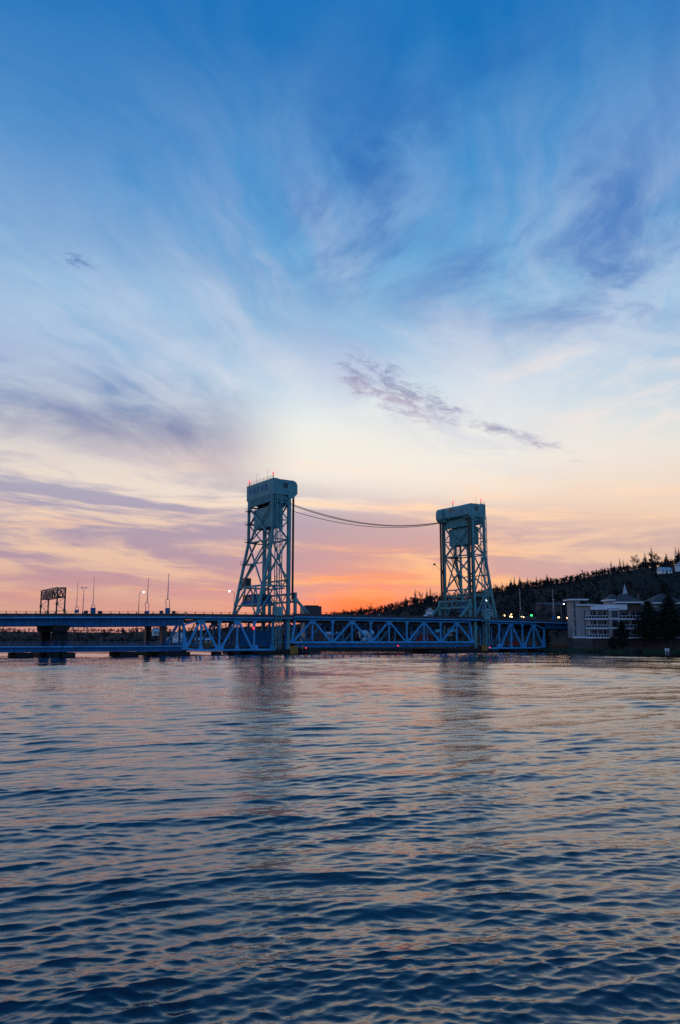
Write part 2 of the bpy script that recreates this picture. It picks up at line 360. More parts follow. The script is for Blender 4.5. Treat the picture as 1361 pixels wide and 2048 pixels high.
# ------------------------------------------------------------------ water
def build_water():
    rg = np.random.RandomState(11)
    dr = .0023; r = 5.0*np.exp(np.arange(0, math.log(330/5.0), dr)); th = np.arange(R(-34), R(34), .0027)
    RR, TT = [q.astype(np.float32) for q in np.meshgrid(r, th, indexing='ij')]
    X = RR*np.sin(TT); Y = RR*np.cos(TT); Z = np.zeros_like(X); HX = np.zeros_like(X); HY = np.zeros_like(X)
    spc = RR*np.float32(dr*1.15)
    U = lambda lo=0, hi=6.2832: float(rg.uniform(lo, hi))
    main = math.atan2(-1.0, .33)
    # gust lanes: short chop is stronger in some diagonal strips than in others
    cu, cv = X*.95+Y*.31, Y*.95-X*.31
    gl = sum(math.sqrt(1/6)*np.sin(cu*U(-.22, .22)+cv*f_+U()) for f_ in (.23, .41, .62, .95, 1.35, .15))
    gl = np.clip(1.0+.40*gl, .45, 1.7).astype(np.float32)
    def rows(L, f_): return int(np.searchsorted(r, L/(f_*dr*1.15)))     # a wave is carried only as far as the mesh resolves it
    # fine wind ripples in short-lived groups
    N = 140
    for i in range(N):
        L = math.exp(U(math.log(.075), math.log(.48))); k = 2*math.pi/L
        a_ = main + float(rg.normal(0, R(30))); n = rows(L, 2.6)
        x, y, u, v = X[:n], Y[:n], cu[:n], cv[:n]
        A = .097*math.sqrt(2.0/N)/k
        wt = np.clip((L/spc[:n]-2.6)/3.0, 0, 1)
        arg = x*(k*math.cos(a_))+y*(k*math.sin(a_))+U()
        q1, q2 = U(.7, 1.4)/(3.2*L), U(.7, 1.4)/(2.6*L)
        w = A*wt*gl[:n]*(1+1.1*np.sin(u*q1+U())*np.sin(v*q2+u*(q1*.3)+U()))
        s_ = w*np.sin(arg)
        Z[:n] += w*np.cos(arg); HX[:n] -= 1.5*math.cos(a_)*s_; HY[:n] -= 1.5*math.sin(a_)*s_
    # steeper, sharp-crested wavelets and old wakes: narrow crests that come and go along their length
    for i in range(54):
        L = (.27, .34, .44, .58, .78, 1.1, 1.7, 2.9, 4.6)[i % 9]*U(.85, 1.2); k = 2*math.pi/L
        a_ = main + float(rg.normal(0, R(16 if L < 1.4 else 11))); n = rows(L, 3.5)
        x, y, u, v = X[:n], Y[:n], cu[:n], cv[:n]
        wt = np.clip((L/spc[:n]-3.5)/3.5, 0, 1)
        arg = x*(k*math.cos(a_))+y*(k*math.sin(a_))+U()+1.1*np.sin(u*(U(.3, .6)/L)+v*(U(-.3, .3)/L)+U())
        q1, q2 = U(.35, .7)/(1.1*L), U(.3, .8)/(1.4*L)
        en = np.sin(u*q1+U())+np.sin(v*q2+u*(q1*.35)+U())+.6*np.sin(u*(q1*.37)-v*(q2*.4)+U())
        env = np.clip((en-.45)/1.3, 0, 1); env = env*env*(3-2*env)
        pk = ((1+np.cos(arg))*.5)**3
        w = (.13 if L < 1.4 else .11)/k*wt*env*pk
        Z[:n] += w; s_ = w*np.sin(arg)
        HX[:n] -= 1.4*math.cos(a_)*s_; HY[:n] -= 1.4*math.sin(a_)*s_
    edge = np.clip((330-RR)/60, 0, 1)
    Z *= edge; X = X+HX*edge; Y = Y+HY*edge
    n, m_ = X.shape
    vs = np.stack([X, Y, Z], -1).reshape(-1, 3)
    idx = np.arange(n*m_).reshape(n, m_)
    q = np.stack([idx[:-1, :-1], idx[:-1, 1:], idx[1:, 1:], idx[1:, :-1]], -1).reshape(-1, 4)
    # calm far sheet out to the far shores, butted on to the rim, plus wings beside the wave field
    rim = idx[-1]; base = len(vs); ex = []; ef = []
    far = np.stack([6000*np.sin(th), 6000*np.cos(th), np.zeros_like(th)], -1)
    vs = np.concatenate([vs, far])
    q2 = np.stack([rim[:-1], rim[1:], np.arange(base+1, base+m_), np.arange(base, base+m_-1)], -1)
    q = np.concatenate([q, q2])
    b2 = len(vs)
    wing = []
    for sgn, col in ((-1, 0), (1, m_-1)):
        for a in (34, 75, 110):
            for rr in (3, 330, 6000): wing.append((sgn*rr*math.sin(R(a)), rr*math.cos(R(a)), -.03))
    vs = np.concatenate([vs, np.array(wing)])
    wq = []
    for s_ in range(2):
        for a in range(2):
            for k in range(2):
                i0 = b2+s_*9+a*3+k; quad = [i0, i0+1, i0+4, i0+3]
                wq.append(quad if s_ == 0 else quad[::-1])
    q = np.concatenate([q, np.array(wq)])
    me = bpy.data.meshes.new('water')
    me.vertices.add(len(vs)); me.vertices.foreach_set('co', vs.astype(np.float32).ravel())
    me.loops.add(q.size); me.loops.foreach_set('vertex_index', q.astype(np.int32).ravel())
    me.polygons.add(len(q)); me.polygons.foreach_set('loop_start', np.arange(0, q.size, 4, dtype=np.int32))
    me.polygons.foreach_set('loop_total', np.full(len(q), 4, np.int32))
    me.update(calc_edges=True); me.polygons.foreach_set('use_smooth', np.ones(len(q), bool))
    m = bpy.data.materials.new('lake_water'); m.use_nodes = True; t = m.node_tree; k = G(t); b = t.nodes['Principled BSDF']
    b.inputs['Base Color'].default_value = (.004, .005, .008, 1); b.inputs['Roughness'].default_value = .02
    b.inputs['IOR'].default_value = 1.75
    o = k.node('ShaderNodeTexCoord').outputs['Object']
    mp = k.node('ShaderNodeMapping'); t.links.new(o, mp.inputs[0]); mp.inputs['Rotation'].default_value = (0, 0, R(15)); mp.inputs['Scale'].default_value = (.55, 1, 1)
    fine = k.noise(mp.outputs[0], 5.5, 4, .6, .3)
    mid = k.noise(mp.outputs[0], 2.0, 5, .64, .4)
    gust = k.noise(mp.outputs[0], .045, 4, .55)
    cd = k.node('ShaderNodeVectorMath', operation='LENGTH'); t.links.new(o, cd.inputs[0])
    far_w = k.sstep(14, 70, cd.outputs['Value'])
    hgt = k.add(k.add(k.mul(fine, .008), k.mul(k.noise(mp.outputs[0], 15, 3, .6, .3), .0055)), k.mul(k.mul(mid, far_w), .032))
    bn = k.node('ShaderNodeBump'); bn.inputs['Distance'].default_value = 1.0
    k.put(bn.inputs['Strength'], k.sstep(.3, .7, gust, .55, 1.0))
    t.links.new(hgt, bn.inputs['Height']); t.links.new(bn.outputs[0], b.inputs['Normal'])
    me.materials.append(m)
    return tag(link('water', me), kind='structure')
build_water()

# ------------------------------------------------------------------ lift span
SQ = 300
def deck_edge(f, s0, s1, z0, z1, par_mat=M_CONC, rails=True, post_step=3.9, tn=-1.5, tf=TW+1.5):
    """roadway: slab, blue fascia flange, dark parapet, rail with posts on both edges"""
    f.multi('deck_slab', [('m', (s0, TW/2, z0-.05), (s1, TW/2, z1-.05), tf-tn-.3, .3)], M_ASPH)
    for t_, sg in ((tn, 1), (tf, -1)):
        f.beam('fascia', (s0, t_, z0-.02), (s1, t_, z1-.02), .34, .36, M_BLUE)
        f.beam('parapet', (s0, t_+sg*.12, z0+.62), (s1, t_+sg*.12, z1+.62), .28, .86, par_mat)
        if rails:
            f.beam('hand_rail', (s0, t_+sg*.12, z0+1.52), (s1, t_+sg*.12, z1+1.52), .07, .07, M_DARK)
            n = max(2, int((s1-s0)/post_step))
            for i in range(n+1):
                a = i/n; s_ = s0+.15+(s1-s0-.3)*a; z_ = z0+(z1-z0)*a
                f.box('rail_post', (s_-.11, t_+sg*.12-.07, z_+1.05), (s_+.11, t_+sg*.12+.07, z_+1.6), M_DARK)

def build_lift_span():
    s0 = 37.0
    r = broot('lift_span', s0, 0, 0, 'blue steel truss lift span with roadway between the two lift towers', 'bridge span')
    f = Fr(r, s0, 0, 0)
    zt, zb = 10.95, 3.72
    nd = [36.9+7.62*k for k in range(11)]
    for t_ in (0, TW):
        near = t_ == 0
        f.beam('top_chord', (37.6, t_, zt), (112.4, t_, zt), .5, .62, M_BLUE)
        f.beam('bottom_chord', (36.9, t_, zb), (113.1, t_, zb), .5, .62, M_BLUE)
        f.beam('end_post', (37.0, t_, zb), (38.2, t_, zt), .5, .62, M_BLUE)
        f.beam('end_post', (113.0, t_, zb), (111.8, t_, zt), .5, .62, M_BLUE)
        for k in range(1, 10):
            w = .55 if k % 2 == 0 else .42
            f.beam('vertical_post', (nd[k], t_, zb+.2), (nd[k], t_, zt-.2), .4, w, M_BLUE)
            if k % 2 == 0:   # flared post head
                f.prism('post_head', [(nd[k]-.3, zt-1.5), (nd[k]+.3, zt-1.5), (nd[k]+.75, zt-.2), (nd[k]-.75, zt-.2)], t_-.3, t_+.3, M_BLUE)
        for k in (1, 3, 5, 7, 9):
            x = nd[k]
            f.prism('gusset_plate', [(x-1.15, zt+.25), (x+1.15, zt+.25), (x+1.15, zt-.75), (x+.7, zt-1.45), (x-.7, zt-1.45), (x-1.15, zt-.75)], t_-.33, t_+.33, M_BLUE)
            f.beam('diagonal', (x-.55, t_, zt-.7), (nd[k-1]+.75, t_, zb+.45), .46, .62, M_BLUE)
            f.beam('diagonal', (x+.55, t_, zt-.7), (nd[k+1]-.75, t_, zb+.45), .46, .62, M_BLUE)
        for k in range(0, 11, 2):
            x = nd[k]
            f.prism('gusset_plate', [(x-1.1, zb-.2), (x+1.1, zb-.2), (x+.85, zb+.62), (x-.85, zb+.62)], t_-.3, t_+.3, M_BLUE)
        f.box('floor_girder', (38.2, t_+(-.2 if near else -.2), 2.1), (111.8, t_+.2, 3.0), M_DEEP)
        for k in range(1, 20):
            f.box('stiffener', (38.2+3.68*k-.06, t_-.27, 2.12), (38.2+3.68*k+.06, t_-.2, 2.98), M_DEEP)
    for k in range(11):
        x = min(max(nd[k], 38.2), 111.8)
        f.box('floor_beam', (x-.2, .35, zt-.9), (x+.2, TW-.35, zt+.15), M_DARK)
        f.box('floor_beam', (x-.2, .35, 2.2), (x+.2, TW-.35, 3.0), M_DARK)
    for k in range(1, 10, 2):   # sway braces seen through the truss
        f.beam('sway_brace', (nd[k]+1.6, TW*.55, zt-.6), (nd[k]-1.2, TW*.45, zb+.9), .25, .25, M_DEEP)
    f.box('lower_deck', (37.4, .3, 3.02), (112.6, TW-.3, 3.3), M_ASPH)
    deck_edge(f, 36.9, 116.2, 11.6, 11.75)
    # lifting frames above the road at both ends
    for sx, m in ((38.0, 1), (112.0, -1)):
        for t_ in (-.2, TW+.2):
            f.box('hanger_post', (sx-.42, t_-.42, 11.9), (sx+.42, t_+.42, 19.3), M_TOWER)
            f.box('bearing_block', (sx-.75, t_-.6, 16.2), (sx+.75, t_+.6, 17.4), M_TOWER)
            f.beam('raker', (sx+m*.4, t_, 17.0), (sx+m*5.3, t_, 12.3), .55, .75, M_TOWER)
            f.prism('raker_foot', [(sx+m*4.5, 12.0), (sx+m*4.5, 13.3), (sx+m*6.9, 12.0)], t_-.3, t_+.3, M_TOWER)
        for z_ in (16.4, 18.9):
            f.box('cross_girder', (sx-.3, .3, z_-.3), (sx+.3, TW-.3, z_+.3), M_TOWER)
        for k in range(6):
            a, b = .6+k*2.53, .6+(k+1)*2.53
            f.beam('lacing_bar', (sx, a, 16.5 if k % 2 else 18.8), (sx, b, 18.8 if k % 2 else 16.5), .22, .22, M_TOWER)
        for t_ in (.2, TW-.2):
            for dt in (-.34, 0, .34):
                f.rod('hoist_rope', (sx-m*.75, t_+dt, 17.2), (sx-m*.75, t_+dt, 50.2), .17, M_ROPE, k=6)
    f.ball('navigation_light', (78.5, -.45, 2.55), .18, M_REDL)
    f.rod('mast', (74.5, -1.4, 12.4), (74.5, -1.4, 15.2), .07, M_DARK)
    return r
build_lift_span()

# ------------------------------------------------------------------ towers
def build_tower(front, m, label, extra):
    """front = s of the upright legs beside the lift span; m = direction in which the tower runs back from it"""
    S = lambda q: front + m*q
    r = broot('lift_tower', S(5), TW/2, 11.2, label, 'bridge tower')
    f = Fr(r, S(5), TW/2, 11.2)
    TN, TF = .05, TW-.05
    tops, kink, foot = 6.0, 36.0, 11.1
    back = lambda z: tops if z >= kink else tops+(foot-tops)*(kink-z)/(kink-11.4)
    for t_ in (TN, TF):
        f.box('front_leg', (S(-.5), t_-.5, 1.6), (S(.5), t_+.5, 50.2), M_TOWER)
        f.prism('back_leg', [(S(tops-.36), 50.2), (S(tops+.36), 50.2), (S(tops+.38), kink), (S(foot+.4), 11.3), (S(foot-.45), 11.3), (S(tops-.42), kink)], t_-.38, t_+.38, M_TOWER)
        # side face: crossed bracing, struts
        zs = [48.2, 42.2, 36.0, 21.2]
        for a, b in zip(zs, zs[1:]):
            wd = .42 if b < 30 else .34
            f.beam('side_brace', (S(.4), t_, a-.2), (S(back(b)-.3), t_, b+.2), .3, wd, M_TOWER)
            f.beam('side_brace', (S(back(a)-.3), t_+.02, a-.2), (S(.4), t_+.02, b+.2), .26, wd, M_TOWER)
        for z_ in (48.0, 42.2, 36.0, 21.2):
            f.beam('side_strut', (S(.4), t_, z_), (S(back(z_)-.3), t_, z_), .4, .5 if z_ in (21.2, 48.0) else .34, M_TOWER)
        f.beam('side_brace', (S(.4), t_, 12.2), (S(back(17)*.5), t_, 21.0), .3, .4, M_TOWER)
        f.beam('side_brace', (S(back(12)-.4), t_, 12.2), (S(back(17)*.5), t_, 21.0), .3, .4, M_TOWER)
        f.prism('gusset_plate', [(S(back(21.2)-1.3), 21.9), (S(back(22)+.2), 22.0), (S(back(20)+.3), 20.2), (S(back(20)-1.0), 20.4)], t_-.45, t_+.45, M_TOWER)
    # back face (bends with the legs)
    zs = [48.0, 36.0, 21.2]
    for a, b in zip(zs, zs[1:]):
        f.beam('cross_brace', (S(back(a)), TN+.3, a), (S(back(b)), TF-.3, b), .34, .55, M_TOWER)
        f.beam('cross_brace', (S(back(a)+.12), TF-.3, a), (S(back(b)+.12), TN+.3, b), .34, .55, M_TOWER)
    for z_ in (36.0, 28.6, 21.2, 15.3):
        f.beam('cross_strut', (S(back(z_)), TN+.3, z_), (S(back(z_)), TF-.3, z_), .4, .6 if z_ == 21.2 else .38, M_TOWER)
    q = back(18)
    for a, b in (((TN+.3), 4.8), ((TF-.3), 11.6)):
        f.beam('knee_brace', (S(back(15.3)), a, 15.3), (S(back(21.2)), b, 21.0), .34, .42, M_TOWER)
    for t_ in (4.8, 11.6):
        f.beam('portal_post', (S(back(21.2)), t_, 21.0), (S(back(15.3)), t_, 15.3), .34, .34, M_TOWER)
    f.beam('knee_brace', (S(back(15.3)), 4.5, 15.2), (S(back(11.6)), TN+.4, 11.8), .34, .42, M_TOWER)
    f.beam('knee_brace', (S(back(15.3)), 11.9, 15.2), (S(back(11.6)), TF-.4, 11.8), .34, .42, M_TOWER)
    # front face
    zs = [47.6, 36.0, 23.6]
    for a, b in zip(zs, zs[1:]):
        f.beam('cross_brace', (S(.15), TN+.5, a), (S(.15), TF-.5, b), .34, .5, M_TOWER)
        f.beam('cross_brace', (S(-.05), TF-.5, a), (S(-.05), TN+.5, b), .34, .5, M_TOWER)
    for z_ in (36.0, 23.2):
        f.box('cross_strut', (S(-.2), TN+.5, z_-.25), (S(.2), TF-.5, z_+.25), M_TOWER)
    # portal truss low on the front face
    for z_ in (20.6, 23.2):
        if z_ < 23: f.box('cross_strut', (S(.9), TN+.5, z_-.22), (S(1.3), TF-.5, z_+.22), M_TOWER)
    for k in range(6):
        a, b = TN+.6+k*2.52, TN+.6+(k+1)*2.52
        f.beam('portal_brace', (S(.7), a, 20.8 if k % 2 else 23.0), (S(.7), b, 23.0 if k % 2 else 20.8), .26, .3, M_TOWER)
    # plate girders under the machinery house, with stiffeners
    for q, z0 in ((6.0, 48.1), (.1, 47.2)):
        pg = f.box('plate_girder', (S(q-.2), TN+.4, z0), (S(q+.2), TF-.4, 50.2), M_TOWER)
        f.box('flange', (S(q-.45), TN+.4, z0-.18), (S(q+.45), TF-.4, z0), M_TOWER, pg)
        for k in range(1, 11):
            tt = TN+.4+(TF-TN-.8)*k/11
            sg = 1 if q > 1 else -1
            f.box('stiffener', (S(q+sg*.2), tt-.09, z0), (S(q+sg*.42), tt+.09, 50.15), M_TOWER, pg)
    for t_ in (TN, TF):
        f.box('side_girder', (S(.5), t_-.15, 48.6), (S(5.6), t_+.15, 50.15), M_TOWER)
    # sheaves: dark wheels under the house
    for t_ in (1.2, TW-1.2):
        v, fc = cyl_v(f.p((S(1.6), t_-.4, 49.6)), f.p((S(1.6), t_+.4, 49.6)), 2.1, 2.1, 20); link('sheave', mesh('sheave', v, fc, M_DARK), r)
    # machinery house
    arc = [(S(-.9-1.7*math.sin(a)), 53.4+1.7*math.cos(a)) for a in [i*math.pi/2/6 for i in range(7)]]
    house = f.prism('machinery_house', [(S(6.3), 50.25), (S(6.3), 55.1), (S(-.9), 55.1), (S(-1.7), 54.6), (S(-1.9), 53.4), (S(-1.9), 51.0), (S(-1.4), 50.6), (S(.4), 50.25)], 3.0, 13.9, M_TOWER)
    for a, b in ((-.75, 3.0), (13.9, 17.7)):
        f.prism('sheave_housing', [(S(6.3), 50.2), (S(6.3), 55.1)] + arc + [(S(-2.6), 50.9), (S(-1.3), 49.5), (S(-.6), 49.3), (S(.62), 49.3), (S(.8), 50.2)], a, b, M_TOWER, house)
    f.box('roof_cap', (S(6.35), -.8, 55.1), (S(4.4), 17.75, 55.28), M_TOWER, house)
    for t_ in (-.75, 17.7):
        sg = -1 if t_ < 0 else 1
        w = f.box('window', (S(1.0), t_+sg*.005, 52.55), (S(2.5), t_+sg*.06, 54.0), M_GLASS, house)
    for k in range(5):      # louvred vents on the back
        tt = 3.4+k*2.75
        f.multi('louvre_panel', [('b', (S(6.3), tt, 52.2), (S(6.36), tt+1.25, 53.0)), ('b', (S(6.3), tt, 53.15), (S(6.36), tt+1.25, 53.95))], M_DEEP, house)
    f.box('window', (S(-1.96), 9.2, 52.9), (S(-1.88), 10.6, 54.2), M_GLASS, house)
    f.box('vent', (S(-1.96), 6.4, 53.2), (S(-1.88), 8.0, 53.6), M_GLASS, house)
    # roof rail, antennas, red obstruction lights
    for z_ in (55.75, 56.3):
        f.beam('roof_rail', (S(6.1), -.6, z_), (S(6.1), 17.5, z_), .06, .06, M_GALV, house)
    for k in range(9):
        f.box('rail_post', (S(6.07), -.6+k*2.25, 55.25), (S(6.13), -.54+k*2.25, 56.3), M_GALV, house)
    lq = ((6.1, -.3), (6.1, 16.2)) if extra == 'a' else ((4.4, -.4), (-1.2, 9.2))
    for q, t_ in lq:
        f.rod('lamp_stem', (S(q), t_, 55.1), (S(q), t_, 56.4), .13, M_DARK, house)
        f.rod('obstruction_light', (S(q), t_, 56.4), (S(q), t_, 57.25), .26, M_REDL, house, .18)
    for t_ in (4.0, 11.5):
        f.rod('antenna', (S(5.8), t_, 55.2), (S(5.8), t_, 59.0), .035, M_GALV, house)
    # laced service mast on the near side, from the pier to the house
    q0, q1, ta, tb = 3.5, 5.3, -1.9, -.6
    for q in (q0, q1):
        for t_ in (ta, tb): f.box('mast_post', (S(q-.11), t_-.11, 1.6), (S(q+.11), t_+.11, 50.1), M_TOWER if 1 else 0)
    n = 22
    for k in range(n):
        za, zb2 = 1.8+k*2.18, 1.8+(k+1)*2.18
        a, b = (q0, q1) if k % 2 else (q1, q0)
        f.beam('lacing_bar', (S(a), ta, za), (S(b), ta, zb2), .1, .15, M_TOWER)
        f.beam('lacing_bar', (S(a), tb, za), (S(b), tb, zb2), .1, .15, M_TOWER)
        f.beam('mast_rung', (S(q0), ta-.02, zb2), (S(q1), ta-.02, zb2), .1, .12, M_TOWER)
    f.box('mast_base_cabinet', (S(3.0), -2.2, 11.9), (S(5.8), -.3, 14.6), M_TOWER)
    # stair platforms on the far back corner
    for z_ in (46.6, 42.2, 36.3, 28.8):
        pf = f.box('platform', (S(back(z_)-3.2), TF-1.6, z_), (S(back(z_)+.9), TF+1.3, z_+.14), M_DARK)
        for zz_ in (z_+.6, z_+1.15):
            f.multi('platform_rail', [('m', (S(back(z_)+.9), TF-1.6, zz_), (S(back(z_)+.9), TF+1.3, zz_), .05, .05), ('m', (S(back(z_)-3.2), TF+1.3, zz_), (S(back(z_)+.9), TF+1.3, zz_), .05, .05)], M_DARK, pf)
    for a, b in zip((46.6, 42.2, 36.3, 28.8), (42.2, 36.3, 28.8, 21.5)):
        f.multi('stair_flight', [('m', (S(back(a)-2.6), TF-.9, a), (S(back(b)-.4), TF-.9, b), .12, .3), ('m', (S(back(a)-2.6), TF-.1, a), (S(back(b)-.4), TF-.1, b), .12, .3)], M_DARK)
    # guide rails and drop pipes on the inner side
    f.box('guide_rail', (S(-.72), TN-.15, 12), (S(-.55), TN+.15, 48.5), M_DARK)
    f.box('guide_rail', (S(-.72), TF-.15, 12), (S(-.55), TF+.15, 48.5), M_DARK)
    for t_, q in ((6.2, 3.2), (10.4, 3.2)):
        f.box('counterweight_guide', (S(q-.3), t_-.3, 21.2), (S(q+.3), t_+.3, 48.0), M_TOWER)
    # looping electric cables hanging under the counterweight
    for t_ in (5.0, 12.0):
        pts = [(S(2.4), t_+2.2*math.cos(a)*.5, 40.0-6.5*abs(math.sin(a))) for a in [math.pi*i/12 for i in range(13)]]
        f.multi('trailing_cable', [('m', a, b, .12, .12) for a, b in zip(pts, pts[1:])], M_ROPE)
    # operator's room inside the portal
    cr = f.box('control_room', (S(4.2), 4.2, 15.6), (S(9.4), 13.0, 18.4), M_DEEP)
    f.box('room_roof', (S(3.9), 3.9, 18.4), (S(9.7), 13.3, 18.65), M_DARK, cr)
    f.box('room_floor', (S(3.6), 3.4, 15.1), (S(9.8), 14.6, 15.4), M_TOWER, cr)
    sgx = S(9.4)+m*.01
    for k in range(3):
        f.box('window', (sgx, 5.0+k*2.7, 16.7), (sgx+m*.05, 7.0+k*2.7, 17.9), M_GLASS, cr)
    f.box('window', (S(5.0), 4.14, 16.7), (S(8.6), 4.2, 17.9), M_GLASS, cr)
    if extra == 'a':
        f.box('yellow_panel', (S(9.75), 10.4, 17.4), (S(9.85), 11.7, 18.6), M_YEL, cr)
        f.box('equipment_box', (S(8.9), 12.2, 21.5), (S(6.9), 14.2, 24.2), M_DARK)
        f.ball('red_signal', (S(12.4), -.7, 8.0), .32, M_REDL)
    else:
        f.rod('floodlight_arm', (S(-.5), TF, 30.4), (S(-4.6), TF+.3, 33.2), .06, M_DARK)
        f.box('floodlight', (S(-5.0), TF+.05, 32.9), (S(-4.3), TF+.6, 33.6), M_DARK)
        f.box('floodlight_box', (S(-1.3), TF-.4, 29.6), (S(-.5), TF+.4, 31.2), M_DARK)
        f.ball('work_light', (S(5.6), -.3, 19.0), .3, M_COOLL)
    return r
build_tower(35.6, -1, 'teal steel lift tower with louvred housing, the taller looking one of the pair', 'a')
build_tower(114.4, 1, 'teal steel lift tower beside the wooded hill, shorter looking of the pair', 'b')
for front, m, lab in ((35.6, -1, 'large steel counterweight box hanging inside the taller looking tower'), (114.4, 1, 'large steel counterweight box hanging inside the tower nearer the hill')):
    S = lambda q: front+m*q
    r = broot('counterweight', S(3), TW/2, 40.3, lab, 'counterweight', 'bridge counterweights'); f = Fr(r, S(3), TW/2, 40.3)
    f.prism('weight_box', [(S(1.0), 40.3), (S(5.2), 40.3), (S(5.2), 46.9), (S(1.0), 46.9)], 2.3, 14.2, M_TOWER)
    for k in range(1, 4):
        for q in (.94, 5.2):
            f.box('seam_strip', (S(q), 2.3+k*2.97-.06, 40.35), (S(q+.06), 2.3+k*2.97+.06, 46.85), M_TOWER)
    f.box('lifting_yoke', (S(1.8), 3.0, 46.9), (S(4.4), 13.4, 47.5), M_DARK)

# cables slung from tower to tower
cz = {0: np.polyfit([46.9, 61.7, 79.15, 93, 111.75], [50.75, 47.95, 46.45, 47.3, 49.6], 2),
      1: np.polyfit([46.9, 61.7, 79.15, 93, 111.75], [50.3, 47.6, 46.15, 47.1, 49.4], 2),
      2: np.polyfit([46.9, 61.7, 79.15, 93, 111.75], [48.5, 46.05, 45.5, 46.6, 49.1], 2)}
for k, lab in ((0, 'uppermost slack cable slung between the two lift towers'), (1, 'middle slack cable slung just under the uppermost between the towers'), (2, 'lowest slack cable slung between the two lift towers')):
    pts = []
    for i in range(41):
        s_ = 36.5+i*(113.0-36.5)/40; pts.append(bw(s_, 16.6, float(np.polyval(cz[k], s_))))
    o0 = pts[0]; vs, fs = [], []
    for a, b in zip(pts, pts[1:]):
        v, f_ = cyl_v(a-o0, b-o0, .11, .11, 6); n = len(vs); vs += v; fs += [tuple(i+n for i in q) for q in f_]
    tag(link('overhead_cable', mesh('overhead_cable', vs, fs, mat('cable_sheath', (.34, .22, .14), .5)), None, o0), lab, 'cable', 'cables between the towers')

# ------------------------------------------------------------------ tower spans
def build_tower_span(nodes, lab, zd0, zd1, s_lo, s_hi, ends):
    r = broot('tower_span', nodes[0], 0, 0, lab, 'bridge span'); f = Fr(r, nodes[0], 0, 0)
    zt = lambda s: (zd0+(zd1-zd0)*(s-s_lo)/(s_hi-s_lo))-.62
    zb = 1.9
    o = nodes if ends == 'left' else nodes
    for t_ in (0, TW):
        out, g1 = o[0], o[1]
        mid = zb+6.9
        sg = 1 if o[1] > o[0] else -1
        f.beam('end_post', (out, t_, zb+.5), (out-sg*.3, t_, mid), .5, .6, M_BLUE)
        f.prism('end_plate', [(out-sg*.9, zb-.2), (out+sg*1.2, zb-.3), (out+sg*1.0, zb+1.2), (out+sg*.45, zb+3.4), (out-sg*.55, zb+3.4)], t_-.32, t_+.32, M_BLUE)
        f.beam('top_chord', (out-sg*.3, t_, mid), (g1, t_, zt(g1)), .45, .5, M_BLUE)
        f.beam('top_chord', (g1, t_, zt(g1)), (o[-1], t_, zt(o[-1])), .5, .6, M_BLUE)
        f.beam('bottom_chord', (out, t_, zb), (o[1], t_, zb-.35), .5, .6, M_BLUE)
        f.beam('bottom_chord', (o[1], t_, zb-.35), (o[-1], t_, zb-.35), .5, .6, M_BLUE)
        for k in range(1, len(o)-1):
            x = o[k]
            f.beam('vertical_post', (x, t_, zb), (x, t_, zt(x)-.1), .42, .52, M_BLUE)
            top = k % 2 == 1
            if top:
                f.prism('gusset_plate', [(x-1.2, zt(x)+.25), (x+1.2, zt(x)+.25), (x+1.2, zt(x)-.7), (x+.6, zt(x)-1.4), (x-.6, zt(x)-1.4), (x-1.2, zt(x)-.7)], t_-.33, t_+.33, M_BLUE)
                a, b = o[k-1], o[k+1]
                f.beam('diagonal', (x-sg*.5, t_, zt(x)-.6), (a+sg*.8, t_, zb+.5), .46, .6, M_BLUE)
                if k < len(o)-1: f.beam('diagonal', (x+sg*.5, t_, zt(x)-.6), (b-sg*.8, t_, zb+.2), .46, .6, M_BLUE)
                f.prism('foot_plate', [(x-.9, zb-.6), (x+.9, zb-.6), (x+.3, zb+1.1), (x-.3, zb+1.1)], t_-.3, t_+.3, M_BLUE)
            else:
                f.prism('gusset_plate', [(x-1.4, zb-.6), (x+1.4, zb-.6), (x+1.3, zb+.6), (x+.8, zb+1.1), (x-.8, zb+1.1), (x-1.3, zb+.6)], t_-.33, t_+.33, M_BLUE)
                f.prism('post_head', [(x-.3, zt(x)-1.5), (x+.3, zt(x)-1.5), (x+.7, zt(x)-.2), (x-.7, zt(x)-.2)], t_-.3, t_+.3, M_BLUE)
        f.beam('end_post', (o[-1], t_, zb-.5), (o[-1], t_, zt(o[-1])), .5, .6, M_BLUE)
        f.prism('foot_plate', [(o[-1]-1.0, zb-.62), (o[-1]+1.0, zb-.62), (o[-1]+.4, zb+1.4), (o[-1]-.4, zb+1.4)], t_-.3, t_+.3, M_BLUE)
    for x in o:
        f.box('floor_beam', (x-.2, .35, zt(x)-.8), (x+.2, TW-.35, zt(x)+.1), M_DARK)
        f.box('floor_beam', (x-.2, .35, zb-.5), (x+.2, TW-.35, zb+.25), M_DARK)
    f.box('lower_deck', (min(o), .3, zb+.27), (max(o), TW-.3, zb+.5), M_ASPH)
    for x in (o[1], o[3]):
        f.beam('sway_brace', (x+1.7, TW*.55, 9.4), (x-1.2, TW*.45, 3.2), .25, .25, M_DEEP)
    deck_edge(f, s_lo, s_hi, zd0, zd1, post_step=2.6)
    return f
fl = build_tower_span([1.3, 6.4, 12.3, 18.1, 23.8, 30.2, 35.0][:6], 'blue truss span carrying the taller looking lift tower', 10.9, 11.2, 1.0, 36.6, 'left')
fl.beam('end_post', (34.9, 0, 1.6), (34.9, 0, 10.3), .6, .6, M_DEEP)
fl.box('machine_shed', (22.0, 6.0, 2.4), (33.0, 12.0, 7.4), M_DEEP)
fr_ = build_tower_span([150.4, 144.9, 138.8, 132.6, 126.5, 120.0], 'blue truss span carrying the lift tower beside the hill', 11.5, 11.25, 116.4, 151.0, 'right')

